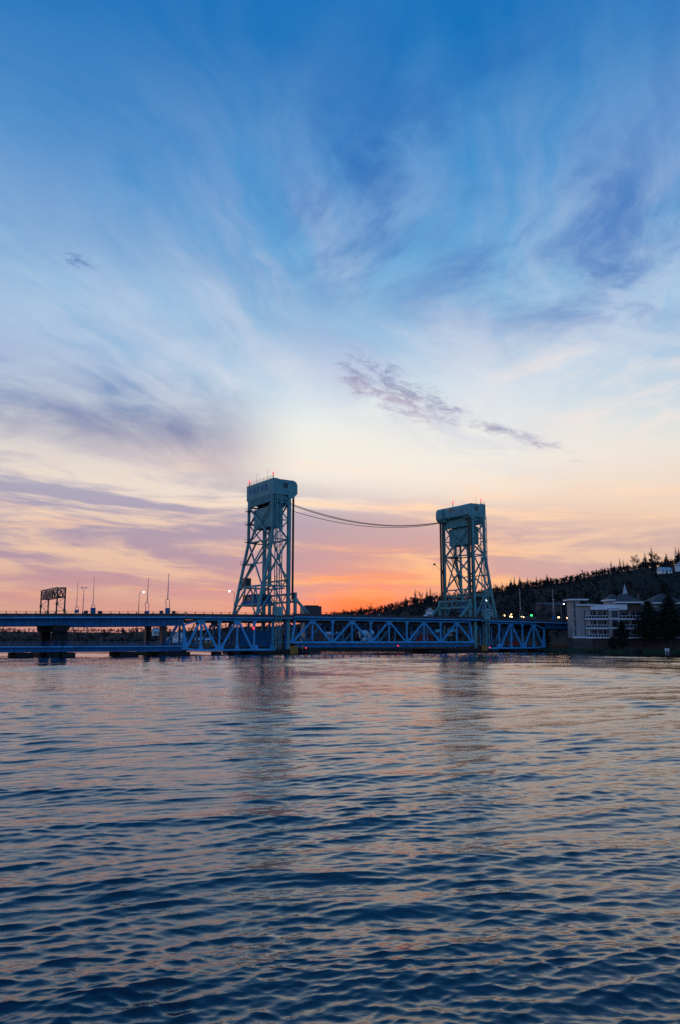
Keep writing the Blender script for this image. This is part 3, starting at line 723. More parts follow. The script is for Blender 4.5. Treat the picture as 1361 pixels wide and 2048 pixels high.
# ------------------------------------------------------------------ approach spans
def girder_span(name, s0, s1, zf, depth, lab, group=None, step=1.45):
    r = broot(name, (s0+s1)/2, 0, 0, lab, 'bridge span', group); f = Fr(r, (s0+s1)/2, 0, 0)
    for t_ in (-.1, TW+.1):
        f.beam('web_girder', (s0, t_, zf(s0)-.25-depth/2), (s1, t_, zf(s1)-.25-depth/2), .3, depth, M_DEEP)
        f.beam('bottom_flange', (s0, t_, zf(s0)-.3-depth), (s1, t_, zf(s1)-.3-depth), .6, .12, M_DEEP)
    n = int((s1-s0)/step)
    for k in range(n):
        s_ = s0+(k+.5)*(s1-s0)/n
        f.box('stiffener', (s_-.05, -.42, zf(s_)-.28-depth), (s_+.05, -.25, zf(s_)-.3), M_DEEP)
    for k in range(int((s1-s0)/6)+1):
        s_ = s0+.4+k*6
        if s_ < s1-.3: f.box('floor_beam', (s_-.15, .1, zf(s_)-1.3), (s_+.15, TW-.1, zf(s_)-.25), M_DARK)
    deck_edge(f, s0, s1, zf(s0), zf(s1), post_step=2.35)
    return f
zl = lambda s: 10.95+.0186*s if s < 0 else 10.95
girder_span('approach_span', -33.0, .85, zl, 2.1, 'deep blue plate girder span joining the truss below the tall gate arms')
girder_span('approach_span', -72.0, -33.15, zl, 1.75, 'shallow blue plate girder span running out under the sign gantry')
girder_span('approach_span', -140.0, -72.15, zl, 1.75, 'outermost plate girder span leaving the picture beside the low walkway')
zr = lambda s: 11.25-.012*(s-151)
girder_span('approach_span', 151.2, 190.0, zr, 2.0, 'blue plate girder span running on to the bank behind the hotel')

# low level walkway / old rail deck on the left
def low_deck(s0, s1, lab):
    r = broot('lower_walkway', (s0+s1)/2, 0, 0, lab, 'walkway'); f = Fr(r, (s0+s1)/2, 0, 0)
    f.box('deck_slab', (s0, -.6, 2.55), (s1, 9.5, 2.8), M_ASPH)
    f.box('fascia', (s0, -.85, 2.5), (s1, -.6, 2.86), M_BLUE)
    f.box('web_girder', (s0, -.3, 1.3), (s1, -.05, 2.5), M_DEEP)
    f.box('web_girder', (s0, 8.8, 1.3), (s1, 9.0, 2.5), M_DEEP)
    n = int((s1-s0)/1.5)
    for k in range(n):
        s_ = s0+(k+.5)*(s1-s0)/n
        f.box('stiffener', (s_-.05, -.4, 1.32), (s_+.05, -.3, 2.48), M_DEEP)
        f.box('rail_post', (s_-.05, -.6, 2.85), (s_+.05, -.5, 4.0), M_DEEP)
    for z_ in (3.25, 3.62, 3.98):
        f.box('hand_rail', (s0, -.58, z_-.035), (s1, -.52, z_+.035), M_DEEP)
low_deck(-33.0, .7, 'low blue walkway deck with pipe railing under the deep girder span')
low_deck(-72.0, -33.2, 'low blue walkway deck with pipe railing under the shallow girder span')
low_deck(-140.0, -72.2, 'low blue walkway deck leaving the picture over the leftmost pier')

# ------------------------------------------------------------------ piers
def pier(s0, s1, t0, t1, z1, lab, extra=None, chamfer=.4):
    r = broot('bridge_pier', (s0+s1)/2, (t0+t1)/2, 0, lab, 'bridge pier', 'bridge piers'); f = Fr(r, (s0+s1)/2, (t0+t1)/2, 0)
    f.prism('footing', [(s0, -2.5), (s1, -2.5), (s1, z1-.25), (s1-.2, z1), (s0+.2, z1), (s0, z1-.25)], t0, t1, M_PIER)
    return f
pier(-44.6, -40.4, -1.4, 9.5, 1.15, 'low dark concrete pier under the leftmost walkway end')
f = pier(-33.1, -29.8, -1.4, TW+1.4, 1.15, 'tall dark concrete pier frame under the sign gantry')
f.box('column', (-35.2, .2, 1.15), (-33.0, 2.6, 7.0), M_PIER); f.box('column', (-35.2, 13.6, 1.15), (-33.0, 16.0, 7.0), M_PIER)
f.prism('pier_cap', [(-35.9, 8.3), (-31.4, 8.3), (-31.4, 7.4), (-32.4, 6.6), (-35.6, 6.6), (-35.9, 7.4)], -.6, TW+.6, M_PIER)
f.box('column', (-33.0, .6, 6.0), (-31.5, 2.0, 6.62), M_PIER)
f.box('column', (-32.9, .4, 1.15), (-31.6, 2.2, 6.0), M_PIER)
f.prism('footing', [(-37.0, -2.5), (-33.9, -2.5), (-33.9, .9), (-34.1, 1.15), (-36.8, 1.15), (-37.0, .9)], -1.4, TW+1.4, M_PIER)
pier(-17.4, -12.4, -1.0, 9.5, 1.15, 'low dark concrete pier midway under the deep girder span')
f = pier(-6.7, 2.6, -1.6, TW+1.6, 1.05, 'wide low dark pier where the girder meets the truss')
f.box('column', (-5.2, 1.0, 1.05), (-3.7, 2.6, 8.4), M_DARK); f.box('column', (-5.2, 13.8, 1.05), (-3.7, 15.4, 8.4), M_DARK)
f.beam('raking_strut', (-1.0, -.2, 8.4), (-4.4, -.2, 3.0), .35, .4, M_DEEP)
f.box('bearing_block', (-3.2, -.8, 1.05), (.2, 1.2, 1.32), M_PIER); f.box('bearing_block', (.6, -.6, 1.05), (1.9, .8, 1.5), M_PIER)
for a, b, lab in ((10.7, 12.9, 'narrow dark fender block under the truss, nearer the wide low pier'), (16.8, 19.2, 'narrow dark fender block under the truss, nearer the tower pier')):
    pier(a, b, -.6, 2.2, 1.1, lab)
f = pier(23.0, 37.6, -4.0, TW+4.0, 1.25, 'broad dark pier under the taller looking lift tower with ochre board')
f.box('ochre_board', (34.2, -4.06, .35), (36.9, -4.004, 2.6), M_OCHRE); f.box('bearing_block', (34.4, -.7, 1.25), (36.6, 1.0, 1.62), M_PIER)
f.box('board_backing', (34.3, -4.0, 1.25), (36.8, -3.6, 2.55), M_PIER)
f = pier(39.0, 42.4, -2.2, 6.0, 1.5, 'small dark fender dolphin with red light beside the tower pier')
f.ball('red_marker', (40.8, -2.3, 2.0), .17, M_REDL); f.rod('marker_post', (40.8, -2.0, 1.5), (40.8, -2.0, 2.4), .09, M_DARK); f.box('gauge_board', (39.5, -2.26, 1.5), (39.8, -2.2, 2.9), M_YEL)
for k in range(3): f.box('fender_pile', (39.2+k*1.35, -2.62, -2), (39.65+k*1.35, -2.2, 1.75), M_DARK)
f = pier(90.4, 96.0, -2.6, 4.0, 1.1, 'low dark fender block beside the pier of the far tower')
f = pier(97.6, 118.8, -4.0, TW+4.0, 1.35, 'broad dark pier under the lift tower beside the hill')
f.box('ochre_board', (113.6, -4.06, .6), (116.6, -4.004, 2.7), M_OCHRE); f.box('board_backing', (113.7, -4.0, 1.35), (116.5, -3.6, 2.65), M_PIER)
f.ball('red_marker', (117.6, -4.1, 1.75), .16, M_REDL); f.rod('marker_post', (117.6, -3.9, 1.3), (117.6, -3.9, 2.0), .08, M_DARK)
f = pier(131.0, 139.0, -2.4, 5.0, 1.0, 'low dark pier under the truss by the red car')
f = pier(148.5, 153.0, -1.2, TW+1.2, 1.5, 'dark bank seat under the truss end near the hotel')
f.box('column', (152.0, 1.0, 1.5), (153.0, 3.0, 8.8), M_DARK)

# ------------------------------------------------------------------ things on the road deck
def gantry():
    s0, t0 = -34.1, 0
    r = broot('sign_gantry', s0, 8, 11.0, 'dark latticed sign gantry spanning the road above the girder', 'gantry'); f = Fr(r, s0, 8, 11.0)
    A, Bq, TNr, TFr, zt, zl_ = -35.15, -33.1, -.6, 17.1, 18.3, 15.8
    for t_ in (TNr, TFr):
        for q in (A, Bq): f.box('post', (q-.17, t_-.17, 11.3), (q+.17, t_+.17, zt), M_DARK)
        zz_ = [15.8, 13.9, 12.0]
        f.beam('post_brace', (Bq, t_, 15.7), (A, t_, 14.0), .1, .12, M_DARK); f.beam('post_brace', (A, t_, 13.9), (Bq, t_, 12.2), .1, .12, M_DARK)
        f.beam('post_brace', (A, t_, 13.9), (Bq, t_, 13.9), .1, .1, M_DARK); f.beam('post_brace', (A, t_, 12.2), (Bq, t_, 12.2), .1, .1, M_DARK)
        for q, z_ in ((A, 13.9), (Bq, 12.2)): f.box('node_plate', (q-.28, t_-.22, z_-.35), (q+.28, t_+.22, z_+.35), M_DARK)
        f.box('end_frame', (A, t_-.1, zl_-.15), (Bq, t_+.1, zl_+.15), M_DARK); f.box('end_frame', (A, t_-.1, zt-.2), (Bq, t_+.1, zt), M_DARK)
        f.beam('end_brace', (A, t_, zl_), (Bq, t_, zt-.2), .12, .16, M_DARK); f.beam('end_brace', (Bq, t_, zl_), (A, t_, zt-.2), .12, .16, M_DARK)
    for q in (A, Bq):
        for z_ in (zl_, zt-.1): f.box('chord', (q-.15, TNr+.17, z_-.15), (q+.15, TFr-.17, z_+.15), M_DARK)
        for k in range(8):
            a, b = TNr+.3+k*2.14, TNr+.3+(k+1)*2.14
            f.beam('web_bar', (q, a, zl_ if k % 2 else zt-.2), (q, b, zt-.2 if k % 2 else zl_), .14, .2, M_DARK)
            f.beam('web_bar', (q, b, zl_), (q, b, zt-.2), .12, .16, M_DARK)
    for a, b in ((3.2, 7.0), (9.6, 12.6)): f.box('sign_back', (-35.5, a, 15.6), (-35.36, b, 17.7), M_DARK)
gantry()
STRIPE_R = M_RED; 
def gate(s, t, zb, ztip, lab, style='fork', lean=.0, big=True):
    """traffic barrier standing open: cabinet, forked counterweight arms, striped upright boom"""
    r = broot('barrier_gate', s, t, zb, lab, 'barrier gate', 'road barrier gates'); f = Fr(r, s, t, zb)
    h = ztip-zb
    m_arm = M_GALV
    if big:
        f.box('cabinet', (s-.55, t-.5, zb+.2), (s+.55, t+.5, zb+1.75), M_DEEP)
        f.box('side_box', (s-2.3, t-.3, zb+.2), (s-1.4, t+.3, zb+.95), M_DARK); f.box('side_box', (s+1.4, t-.3, zb+.2), (s+2.3, t+.3, zb+.95), M_DARK)
        f.box('plinth', (s-2.6, t-.6, zb), (s+2.6, t+.6, zb+.2), M_BLUE)
    else:
        f.box('cabinet', (s-.5, t-.45, zb), (s+.5, t+.45, zb+.9), M_DEEP)
    z0 = zb+(1.7 if big else .9)
    if style == 'fork':
        zk = z0+1.8
        for d_ in (-.5, .5):
            f.multi('fork_arm', [('m', (s+d_, t, z0), (s+d_, t, z0+1.3), .12, .14), ('m', (s+d_, t, z0+1.25), (s+d_*1.25-.12, t, zk+.6), .12, .14), ('m', (s+d_*1.25-.12, t, zk+.6), (s-.1, t, zk+.65), .12, .12)], m_arm)
        n = 14; zA = zk+.6
    else:
        f.multi('pivot_yoke', [('m', (s-.42, t, z0), (s-.42, t, z0+.8), .12, .12), ('m', (s+.42, t, z0), (s+.42, t, z0+.8), .12, .12), ('m', (s-.42, t, z0+.8), (s+.42, t, z0+.8), .12, .14)], m_arm)
        n = 10; zA = z0+.8
    for k in range(n):
        a, b = zA+(ztip-zA)*k/n, zA+(ztip-zA)*(k+1)/n
        w = .24*(1-.55*k/n) if style == 'fork' else .15*(1-.6*k/n)
        c = (M_WHITE if k % 2 else M_RED) if style == 'fork' else M_GALV
        f.beam('boom_section', (s-.1+lean*(a-zA), t, a), (s-.1+lean*(b-zA), t, b), w, w, c)
    if style == 'fork': f.box('tip_lamp', (s-.22+lean*(ztip-zA), t-.1, ztip), (s+.02+lean*(ztip-zA), t+.1, ztip+.25), M_DARK)
gate(-4.4, -.9, 11.7, 22.9, 'tallest striped barrier gate raised upright on the blue plinth by the truss', 'fork', .01)
gate(-3.9, 17.2, 12.3, 22.8, 'raised striped barrier gate on the far kerb beside the lit lamp', 'fork', .02, False)
gate(-25.6, -.9, 11.3, 21.6, 'thin raised barrier whip on a bulky cabinet nearest the gantry side', 'whip', .0)
gate(-25.0, 17.2, 12.2, 21.4, 'thin raised barrier whip on the far kerb beside the gantry', 'whip', .0, False)
gate(137.8, -.4, 12.3, 24.0, 'raised striped barrier gate over the truss beyond the far tower', 'fork', -.005, False)
gate(156.0, -.6, 12.2, 24.0, 'raised striped barrier gate beside the hotel stair tower', 'fork', -.01)

def lamp(s, t, zb, zt, arm, lab, lit=True, out=1.6, tdir=0):
    r = broot('street_lamp', s, t, zb, lab, 'street lamp', 'bridge street lamps'); f = Fr(r, s, t, zb)
    f.rod('pole', (s, t, zb), (s, t, zt-.3), .13, M_GALV, None, .07)
    f.box('pole_base', (s-.2, t-.2, zb), (s+.2, t+.2, zb+.5), M_GALV)
    if arm:
        pts = [(s, t, zt-.5), (s+arm*.4*out, t+tdir*.4, zt-.1), (s+arm*out, t+tdir, zt+.15)]
        f.multi('arm', [('m', a, b, .09, .09) for a, b in zip(pts, pts[1:])], M_GALV)
        e = pts[-1]
        f.prism('lamp_head', [(e[0]-.3, e[2]-.02), (e[0]-.1, e[2]+.16), (e[0]+.4, e[2]+.12), (e[0]+.45, e[2])], e[1]-.16, e[1]+.16, M_GALV)
        if lit: f.ball('lamp_lens', (e[0]+.08, e[1], e[2]-.12), .26, M_COOLL)
    else:
        f.multi('head_cluster', [('m', (s-.7, t, zt-.2), (s+.7, t, zt-.05), .12, .12), ('b', (s-.8, t-.15, zt-.15), (s-.45, t+.15, zt+.15)), ('b', (s+.45, t-.15, zt-.1), (s+.8, t+.15, zt+.2))], M_GALV)
    return f
lamp(-6.5, 17.4, 12.0, 18.9, 1, 'lit street lamp with short arm between the two striped gates', True, 1.3)
lamp(-23.2, 17.4, 11.9, 19.6, 0, 'unlit slender pole with twin heads between the two barrier whips', False)
lamp(25.3, 17.4, 12.4, 20.1, -1, 'lit street lamp with curved arm just left of the tall tower', True, 1.8)
lamp(176.5, 17.4, 12.2, 21.6, 0, 'tall steel pole with cross arm beside the hotel', False)
lamp(181.0, 17.4, 12.2, 19.9, 1, 'lit street lamp on the road right beside the hotel stair tower', True, 1.8)

def car(s, t, z, lab, paint, heads=True, rz=0, root=None):
    r = root or broot('car', s, t, z, lab, 'car'); 
    prof = [(-2.2, .35), (-2.25, .75), (-1.9, .95), (-1.35, 1.42), (.3, 1.45), (1.05, .98), (2.05, .82), (2.2, .6), (2.15, .35)]
    prism_t('body', prof, -.85, .85, paint, r)
    prism_t('side_glass', [(-1.6, 1.0), (-1.2, 1.36), (.2, 1.38), (.8, 1.0)], -.87, .87, M_GLASS, r)
    for x in (-1.35, 1.35):
        for y in (-.8, .8): rod('wheel', (x, y-.1, .33), (x, y+.1, .33), .33, M_DARK, r, n=12)
    for y in (-.6, .6):
        ball('headlight', (-2.24, y, .68), .17, M_WARML if heads else M_WHITE, r)
        box('tail_light', (2.18, y-.12, .55), (2.22, y+.12, .7), M_REDL if heads else M_RED, r)
    return r
P_SIL = mat('silver_paint', (.35, .36, .38), .3, .6, var=.05); P_WHT = mat('white_car_paint', (.7, .72, .74), .25, var=.04); P_DRK = mat('dark_car_paint', (.03, .035, .05), .25, var=.04); P_RED = mat('red_car_glow_paint', (.8, .02, .02), .3, var=.04)  # red car's paint brightened to stand in for glowing brake lights
car(95.2, 3.0, 12.02, 'white car crossing the lift span near the far tower', P_WHT, False)
car(135.6, 1.4, 2.42, 'red car on the lower deck behind the truss beyond the far tower', P_RED, False)
def warning_light(s, t, z, lab, lamps):
    r = broot('warning_light', s, t, z, lab, 'warning light', 'warning lights on the road'); f = Fr(r, s, t, z)
    f.rod('post', (s, t, z), (s, t, z+2.2), .06, M_DARK)
    f.box('backboard', (s-.4, t+.02, z+1.3), (s+.4, t+.08, z+2.2), M_DARK)
    for a, b in lamps:
        f.rod('hood', (s+a, t+.05, z+b), (s+a, t-.18, z+b), .3, M_DARK, k=10); f.ball('amber_lamp', (s+a, t-.2, z+b), .23, M_WARML)
warning_light(129.0, -.4, 12.1, 'glowing orange light at the foot of the far tower back leg', ((0, 1.5),))
warning_light(135.4, 2.6, 11.7, 'cluster of three orange lights left of the first raised gate', ((-.45, 1.7), (.5, 1.6), (.2, 2.5)))
warning_light(141.6, 2.6, 11.7, 'pair of small orange lights between the gate fork and the green signal', ((-.45, 1.7), (.6, 1.55)))
warning_light(156.9, -2.0, 11.5, 'bright pair of orange lights at the gate by the hotel', ((-.3, 1.8), (.35, 1.8)))
warning_light(166.5, 2.0, 11.4, 'single orange light on the road beside the stair tower', ((0, 1.9),))
def road_sign():
    s, t, z = 131.2, 2.2, 11.7
    r = broot('road_sign', s, t, z, 'small yellow road sign beside the far tower foot', 'road sign'); f = Fr(r, s, t, z)
    f.rod('post', (s, t, z), (s, t, z+2.2), .05, M_DARK); f.box('sign_plate', (s-.5, t-.06, z+2.0), (s+.5, t-.02, z+2.8), M_YEL)
road_sign()
def signal(s, t, z, lab):
    r = broot('traffic_signal', s, t, z, lab, 'traffic light'); f = Fr(r, s, t, z)
    f.rod('pole', (s, t, z), (s, t, z+2.6), .07, M_DARK)
    f.box('housing', (s-.18, t-.15, z+1.5), (s+.18, t+.15, z+2.6), M_DARK)
    f.ball('green_light', (s, t-.15, z+1.75), .3, M_GREENL)
signal(143.3, -.6, 12.15, 'small traffic signal showing green beside the raised gate')

# ------------------------------------------------------------------ hotel
def hotel():
    O = Vector((86.6, 300.0, 1.2)); r = empty('hotel', O, 0, 'four storey lakeside hotel with balconies, stair tower and hipped roofs', 'hotel')
    b = lambda n, lo, hi, m, par=None: box(n, lo, hi, m, par or r)
    Z = lambda z: z-1.2
    # stair tower
    b('stair_tower', (0, -.6, Z(5.4)), (3.1, 6, Z(19.1)), M_STUCCO)
    b('tower_base', (-.2, -.8, 0), (7.0, 6.2, Z(5.4)), M_BRICK)
    b('tower_band', (-.3, -.9, Z(5.2)), (7.2, -.8, Z(5.75)), M_WHITE)
    b('tower_roof', (-1.1, -1.6, Z(19.1)), (6.1, 7, Z(19.65)), M_WHITE)
    b('stair_block', (3.1, -.2, Z(5.4)), (6.9, 6, Z(17.2)), M_STUCCO)
    ev = b('stair_eave', (1.4, -1.4, Z(17.2)), (8.3, 6.6, Z(17.65)), M_WHITE)
    def hip(n, x0, x1, y0, y1, z0, z1, par, ridge=.3):
        cx0, cx1 = x0+(x1-x0)*(.5-ridge/2), x0+(x1-x0)*(.5+ridge/2); cy = (y0+y1)/2
        vs = [(x0, y0, z0), (x1, y0, z0), (x1, y1, z0), (x0, y1, z0), (cx0, cy, z1), (cx1, cy, z1)]
        link(n, mesh(n, vs, [(0, 1, 5, 4), (1, 2, 5), (2, 3, 4, 5), (3, 0, 4), (3, 2, 1, 0)], M_ROOF), par)
    hip('stair_roof', 1.6, 8.1, -1.2, 6.4, Z(17.65), Z(19.0), ev)
    for k in range(4):
        for x, y in ((.7, -.6), (4.6, -.2)):
            if x > 4 and k == 3: continue
            w = b('window', (x, y-.05, Z(5.9+k*3.35)), (x+.55, y, Z(8.8+k*3.35)), M_HGLASS)
    b('basement_window', (.8, -.85, Z(2.6)), (1.3, -.8, Z(3.9)), M_HGLASS)
    # wings: recessed wall, balcony slabs, rails, sliding doors
    def wing(x0, x1, yf, yb, nb, roofz, cover=True, levels=((5.4, 'a'), (8.85, 'b'), (12.25, 'c'))):
        b('wing_base', (x0+.3, yf+1.4, 0), (x1, 14, Z(5.2)), M_BRICK)
        b('wing_wall', (x0, yf+2.0, Z(5.2)), (x1, 14, Z(roofz-2)), M_STUCCO)
        for z, _ in levels:
            sl = b('balcony', (x0-.1, yf, Z(z-.35)), (x1, yf+2.0, Z(z+.15)), M_WHITE)
            b('top_rail', (x0, yf+.05, Z(z+1.15)), (x1, yf+.13, Z(z+1.27)), M_WHITE, sl)
            n = nb
            for k in range(n+1):
                x = x0+.05+(x1-x0-.2)*k/n
                b('rail_post', (x, yf+.03, Z(z+.15)), (x+.12, yf+.15, Z(z+1.15)), M_WHITE, sl)
                if k < n: b('glass_panel', (x+.16, yf+.07, Z(z+.25)), (x+(x1-x0-.2)/n-.04, yf+.1, Z(z+1.1)), M_HGLASS, sl)
            nd_ = max(2, nb//2)
            for k in range(nd_):
                x = x0+.7+(x1-x0-1)*k/nd_
                w = b('window', (x, yf+1.94, Z(z+.2)), (x+(x1-x0)/nd_*.84, yf+1.99, Z(z+2.5)), M_HGLASS)
                b('mullion', (x+(x1-x0)/nd_*.31-.05, yf+1.9, Z(z+.2)), (x+(x1-x0)/nd_*.31+.05, yf+1.94, Z(z+2.5)), M_WHITE, w)
            for x in (x0+.1, (x0+x1)/2, x1-.5):
                b('dividing_wall', (x, yf+.4, Z(z+.15)), (x+.22, yf+2.0, Z(z+3.1)), M_STUCCO, sl) if cover else None
    wing(4.8, 13.4, -1.0, 14, 8, 17.5)
    b('parapet', (6.9, -.8, Z(15.6)), (20.6, -.3, Z(17.5)), M_WHITE)
    b('upper_wall', (6.9, -.3, Z(15.5)), (20.6, 12, Z(16.9)), M_STUCCO)
    b('parapet_rail', (6.9, -.9, Z(17.55)), (20.6, -.82, Z(17.65)), M_WHITE)
    # glazed bay
    bay = b('bay', (13.4, -1.8, Z(5.2)), (17.2, 4, Z(16.2)), M_STUCCO)
    b('bay_base', (13.4, -1.6, 0), (17.2, 4, Z(5.2)), M_BRICK, bay)
    for z in (5.9, 9.3, 12.7):
        for k in range(3):
            b('window', (14.35+k*.78, -1.86, Z(z)), (15.05+k*.78, -1.81, Z(z+2.6)), M_HGLASS, bay)
        b('band', (13.3, -1.9, Z(z+2.75)), (17.3, -1.82, Z(z+3.15)), M_WHITE, bay)
    wing(17.2, 26.2, -1.2, 14, 7, 17.5)
    b('attic_block', (20.6, .4, Z(14.9)), (26.4, 12, Z(18.1)), M_BRICK)
    e1 = b('roof_eave', (16.6, -1.4, Z(18.1)), (26.8, 13, Z(18.6)), M_WHITE); hip('hip_roof', 16.8, 26.6, -1.2, 12.8, Z(18.6), Z(21.8), e1, .22)
    b('lantern_block', (15.4, 4, Z(16.9)), (20.2, 10, Z(19.2)), M_STUCCO)
    e2 = b('roof_eave', (14.8, 3.2, Z(19.2)), (20.6, 11, Z(19.7)), M_WHITE); hip('lantern_roof', 15.0, 20.5, 3.4, 10.8, Z(19.7), Z(22.0), e2, .1)
    wing(26.2, 44.0, -.6, 14, 12, 17.5)
    b('attic_block', (30.5, .4, Z(15)), (42, 12, Z(17.9)), M_STUCCO)
    e3 = b('roof_eave', (29.6, -.8, Z(17.9)), (43, 13, Z(18.4)), M_WHITE); hip('hip_roof', 29.8, 42.8, -.6, 12.8, Z(18.4), Z(22.0), e3, .1)
    for x in (22.4, 27.0): b('chimney_stack', (x, 5, Z(18.6)), (x+.7, 6, Z(22.0)), M_BRICK)
hotel()
# notice board on the shore
def notice():
    x, y = 115.9, 286.5; z = zg(x, y)
    r = empty('notice_board', (x, y, z), 0, 'small white notice board on legs standing on the shore lawn', 'notice board')
    box('board', (-.75, -.06, .5), (.75, .06, 1.5), M_WHITE, r)
    box('printed_panel', (-.22, -.08, .8), (.22, -.062, 1.3), M_DARK, r)
    for q in (-.6, .5): box('leg', (q, -.05, -.2), (q+.1, .05, .5), M_WHITE, r)
    r2 = empty('shore_lamp', (127.0*1.0, 286.5, zg(127, 286.5)), 0, 'slim pale post at the water edge beside the pines', 'post')
    rod('pole', (0, 0, 0), (0, 0, 4.0), .09, M_GALV, r2, .06); box('cap', (-.2, -.2, 4.0), (.2, .2, 4.2), M_GALV, r2)
notice()

# ------------------------------------------------------------------ background buildings
def house(x, y, w, d, h, rh, rz, wallm, roofm, lab, cat='house', z=None, windows=3, group='houses beyond the bridge', lit=None):
    z = zg(x, y)-.3 if z is None else z
    r = empty('house', (x, y, z), rz, lab, cat, group)
    box('wall', (-w/2, -d/2, 0), (w/2, d/2, h), wallm, r)
    box('foundation', (-w/2+.15, -d/2+.15, -5), (w/2-.15, d/2-.15, -.004), M_BRICK, r)
    vs = [(-w/2-.4, -d/2-.5, h), (w/2+.4, -d/2-.5, h), (w/2+.4, d/2+.5, h), (-w/2-.4, d/2+.5, h), (-w/2-.4, 0, h+rh), (w/2+.4, 0, h+rh)]
    rf = link('roof', mesh('roof', vs, [(0, 1, 5, 4), (1, 2, 5), (2, 3, 4, 5), (3, 0, 4), (3, 2, 1, 0)], roofm), r)
    box('chimney', (w*.2, -.4, h+rh*.3), (w*.2+.8, .4, h+rh+.9), M_BRICK, rf)
    for k in range(windows):
        xx = -w/2+w*(k+.5)/windows
        box('window', (xx-.55, -d/2-.05, h*.42), (xx+.55, -d/2-.003, h*.42+1.4), M_WARML if lit == k else M_HGLASS, r)
    box('door', (-w*.08, -d/2-.06, 0), (w*.08, -d/2-.004, 2.1), M_BRICK, r)
    return r
M_LROOF = mat('light_metal_roof', (.42, .48, .52), .5, var=.1); M_BRED = mat('barn_red', (.26, .035, .035), .8, var=.15); M_TANW = mat('tan_siding', (.34, .28, .22), .8, var=.1); M_GRNR = mat('green_metal_roof', (.10, .30, .30), .5, var=.1)
house(267, 655, 9.5, 7, 2.8, 2.6, .15, M_WHITE, M_LROOF, 'low white roofed house high on the wooded hill')
house(280, 655, 8, 7, 5, 3.4, 1.3, M_WHITE, M_LROOF, 'tall white gabled house highest on the hill by the picture edge')
house(108, 462, 7.5, 6, 3.5, 2, .1, M_BRED, M_ROOF, 'barn red house on the slope above the raised gates')
house(57, 440, 12, 7, 2.4, 1.6, .1, M_TANW, M_GRNR, 'low green roofed shed left of the far tower foot')
house(29, 600, 4.5, 5, 3.2, 3.6, 1.57, M_WHITE, M_LROOF, 'small white gabled house under the hill crest left of the far tower')
house(13, 590, 12, 7, 3, 1.6, .05, M_TANW, M_LROOF, 'long tan house below the tree line between the towers')
house(66, 590, 4.5, 5, 3, 2.6, 1.3, M_WHITE, M_LROOF, 'little white house among dark trees left of the far tower')
house(14, 432, 7, 6, 3.5, 2, .2, M_WHITE, M_LROOF, 'pale house glimpsed through the lift span middle panels')
house(-4, 440, 9, 6, 3, 1.4, -.1, M_TANW, M_LROOF, 'pale shed glimpsed through the lift span near the taller looking tower')
house(43, 420, 9, 6, 3.4, 2, .1, M_BRED, M_ROOF, 'reddish house glimpsed through the lift span near the far pier')
house(-112, 560, 6, 6, 3.6, 3.6, 1.2, M_WHITE, M_LROOF, 'white gabled house on the far shore by the truss end')
house(-121, 560, 6.5, 6, 3.8, .5, .2, M_LROOF, M_LROOF, 'flat roofed pale shed on the far shore beside the white gabled house')
house(-158, 690, 5, 5, 3.5, 2.5, .4, M_WHITE, M_LROOF, 'single pale house among dark trees on the far shore')
house(-88, 520, 10, 6, 2.6, 1.5, .1, M_TANW, M_LROOF, 'low pale boathouse on the far shore behind the truss')
house(138, 520, 20, 9, 4.5, 1.8, .05, M_BRICK, M_ROOF, 'long brown block of flats on the slope behind the hotel')
house(97, 520, 7, 6, 4, 2, .1, M_WHITE, M_LROOF, 'pale house half hidden in trees above the far tower span')
def office():
    r = empty('office_block', (-15.2, 424, 1), .32, 'dark flat roofed block rising behind the road deck beside the taller tower', 'building')
    box('wall', (-4.6, -3.6, 0), (4.6, 5, 21.1), M_ROOF, r)
    box('lit_side_wall', (-4.75, -3.6, 0), (-4.603, 5, 21.0), M_TANW, r)  # tan sheet paints the light falling on this face of the dark block
    box('roof', (-3.6, -2.6, 21.1), (3.4, 4, 21.6), M_DARK, r)
    for i in range(6):
        for j in range(3): box('window', (-3.8+j*2.7, -3.66, 2+i*3.1), (-2.2+j*2.7, -3.603, 3.6+i*3.1), M_HGLASS, r)
    rod('antenna', (1.6, 0, 21.6), (1.6, 0, 26), .06, M_DARK, r)
office()
def church():
    x, y = 214*.86, 600*.86; z = zg(x, y)
    r = empty('church', (x, y, z), .1, 'church with slender pale spire rising above the hotel roof', 'church')
    H = 33.4 - z
    box('nave', (-5, 1.2, 0), (5, 18, H-10), M_STUCCO, r)
    box('belfry', (-1.6, -1.6, 0), (1.6, 1.6, H-1.2), M_STUCCO, r)
    for q in (-1, .3): box('belfry_opening', (q, -1.66, H-3.2), (q+.7, -1.603, H-1.6), M_HGLASS, r)
    vs = [(1.9*math.cos(a), 1.9*math.sin(a), H-1.2) for a in [math.pi/8+i*math.pi/4 for i in range(8)]] + [(0, 0, H+7.2)]
    link('spire', mesh('spire', vs, [(i, (i+1) % 8, 8) for i in range(8)] + [tuple(range(7, -1, -1))], M_LROOF), r)
    vs = [(-5.4, .9, H-10), (5.4, .9, H-10), (5.4, 18.3, H-10), (-5.4, 18.3, H-10), (0, .9, H-5.4), (0, 18.3, H-5.4)]
    link('roof', mesh('roof', vs, [(0, 1, 4), (1, 2, 5, 4), (2, 3, 5), (3, 0, 4, 5), (3, 2, 1, 0)], M_ROOF), r)
church()

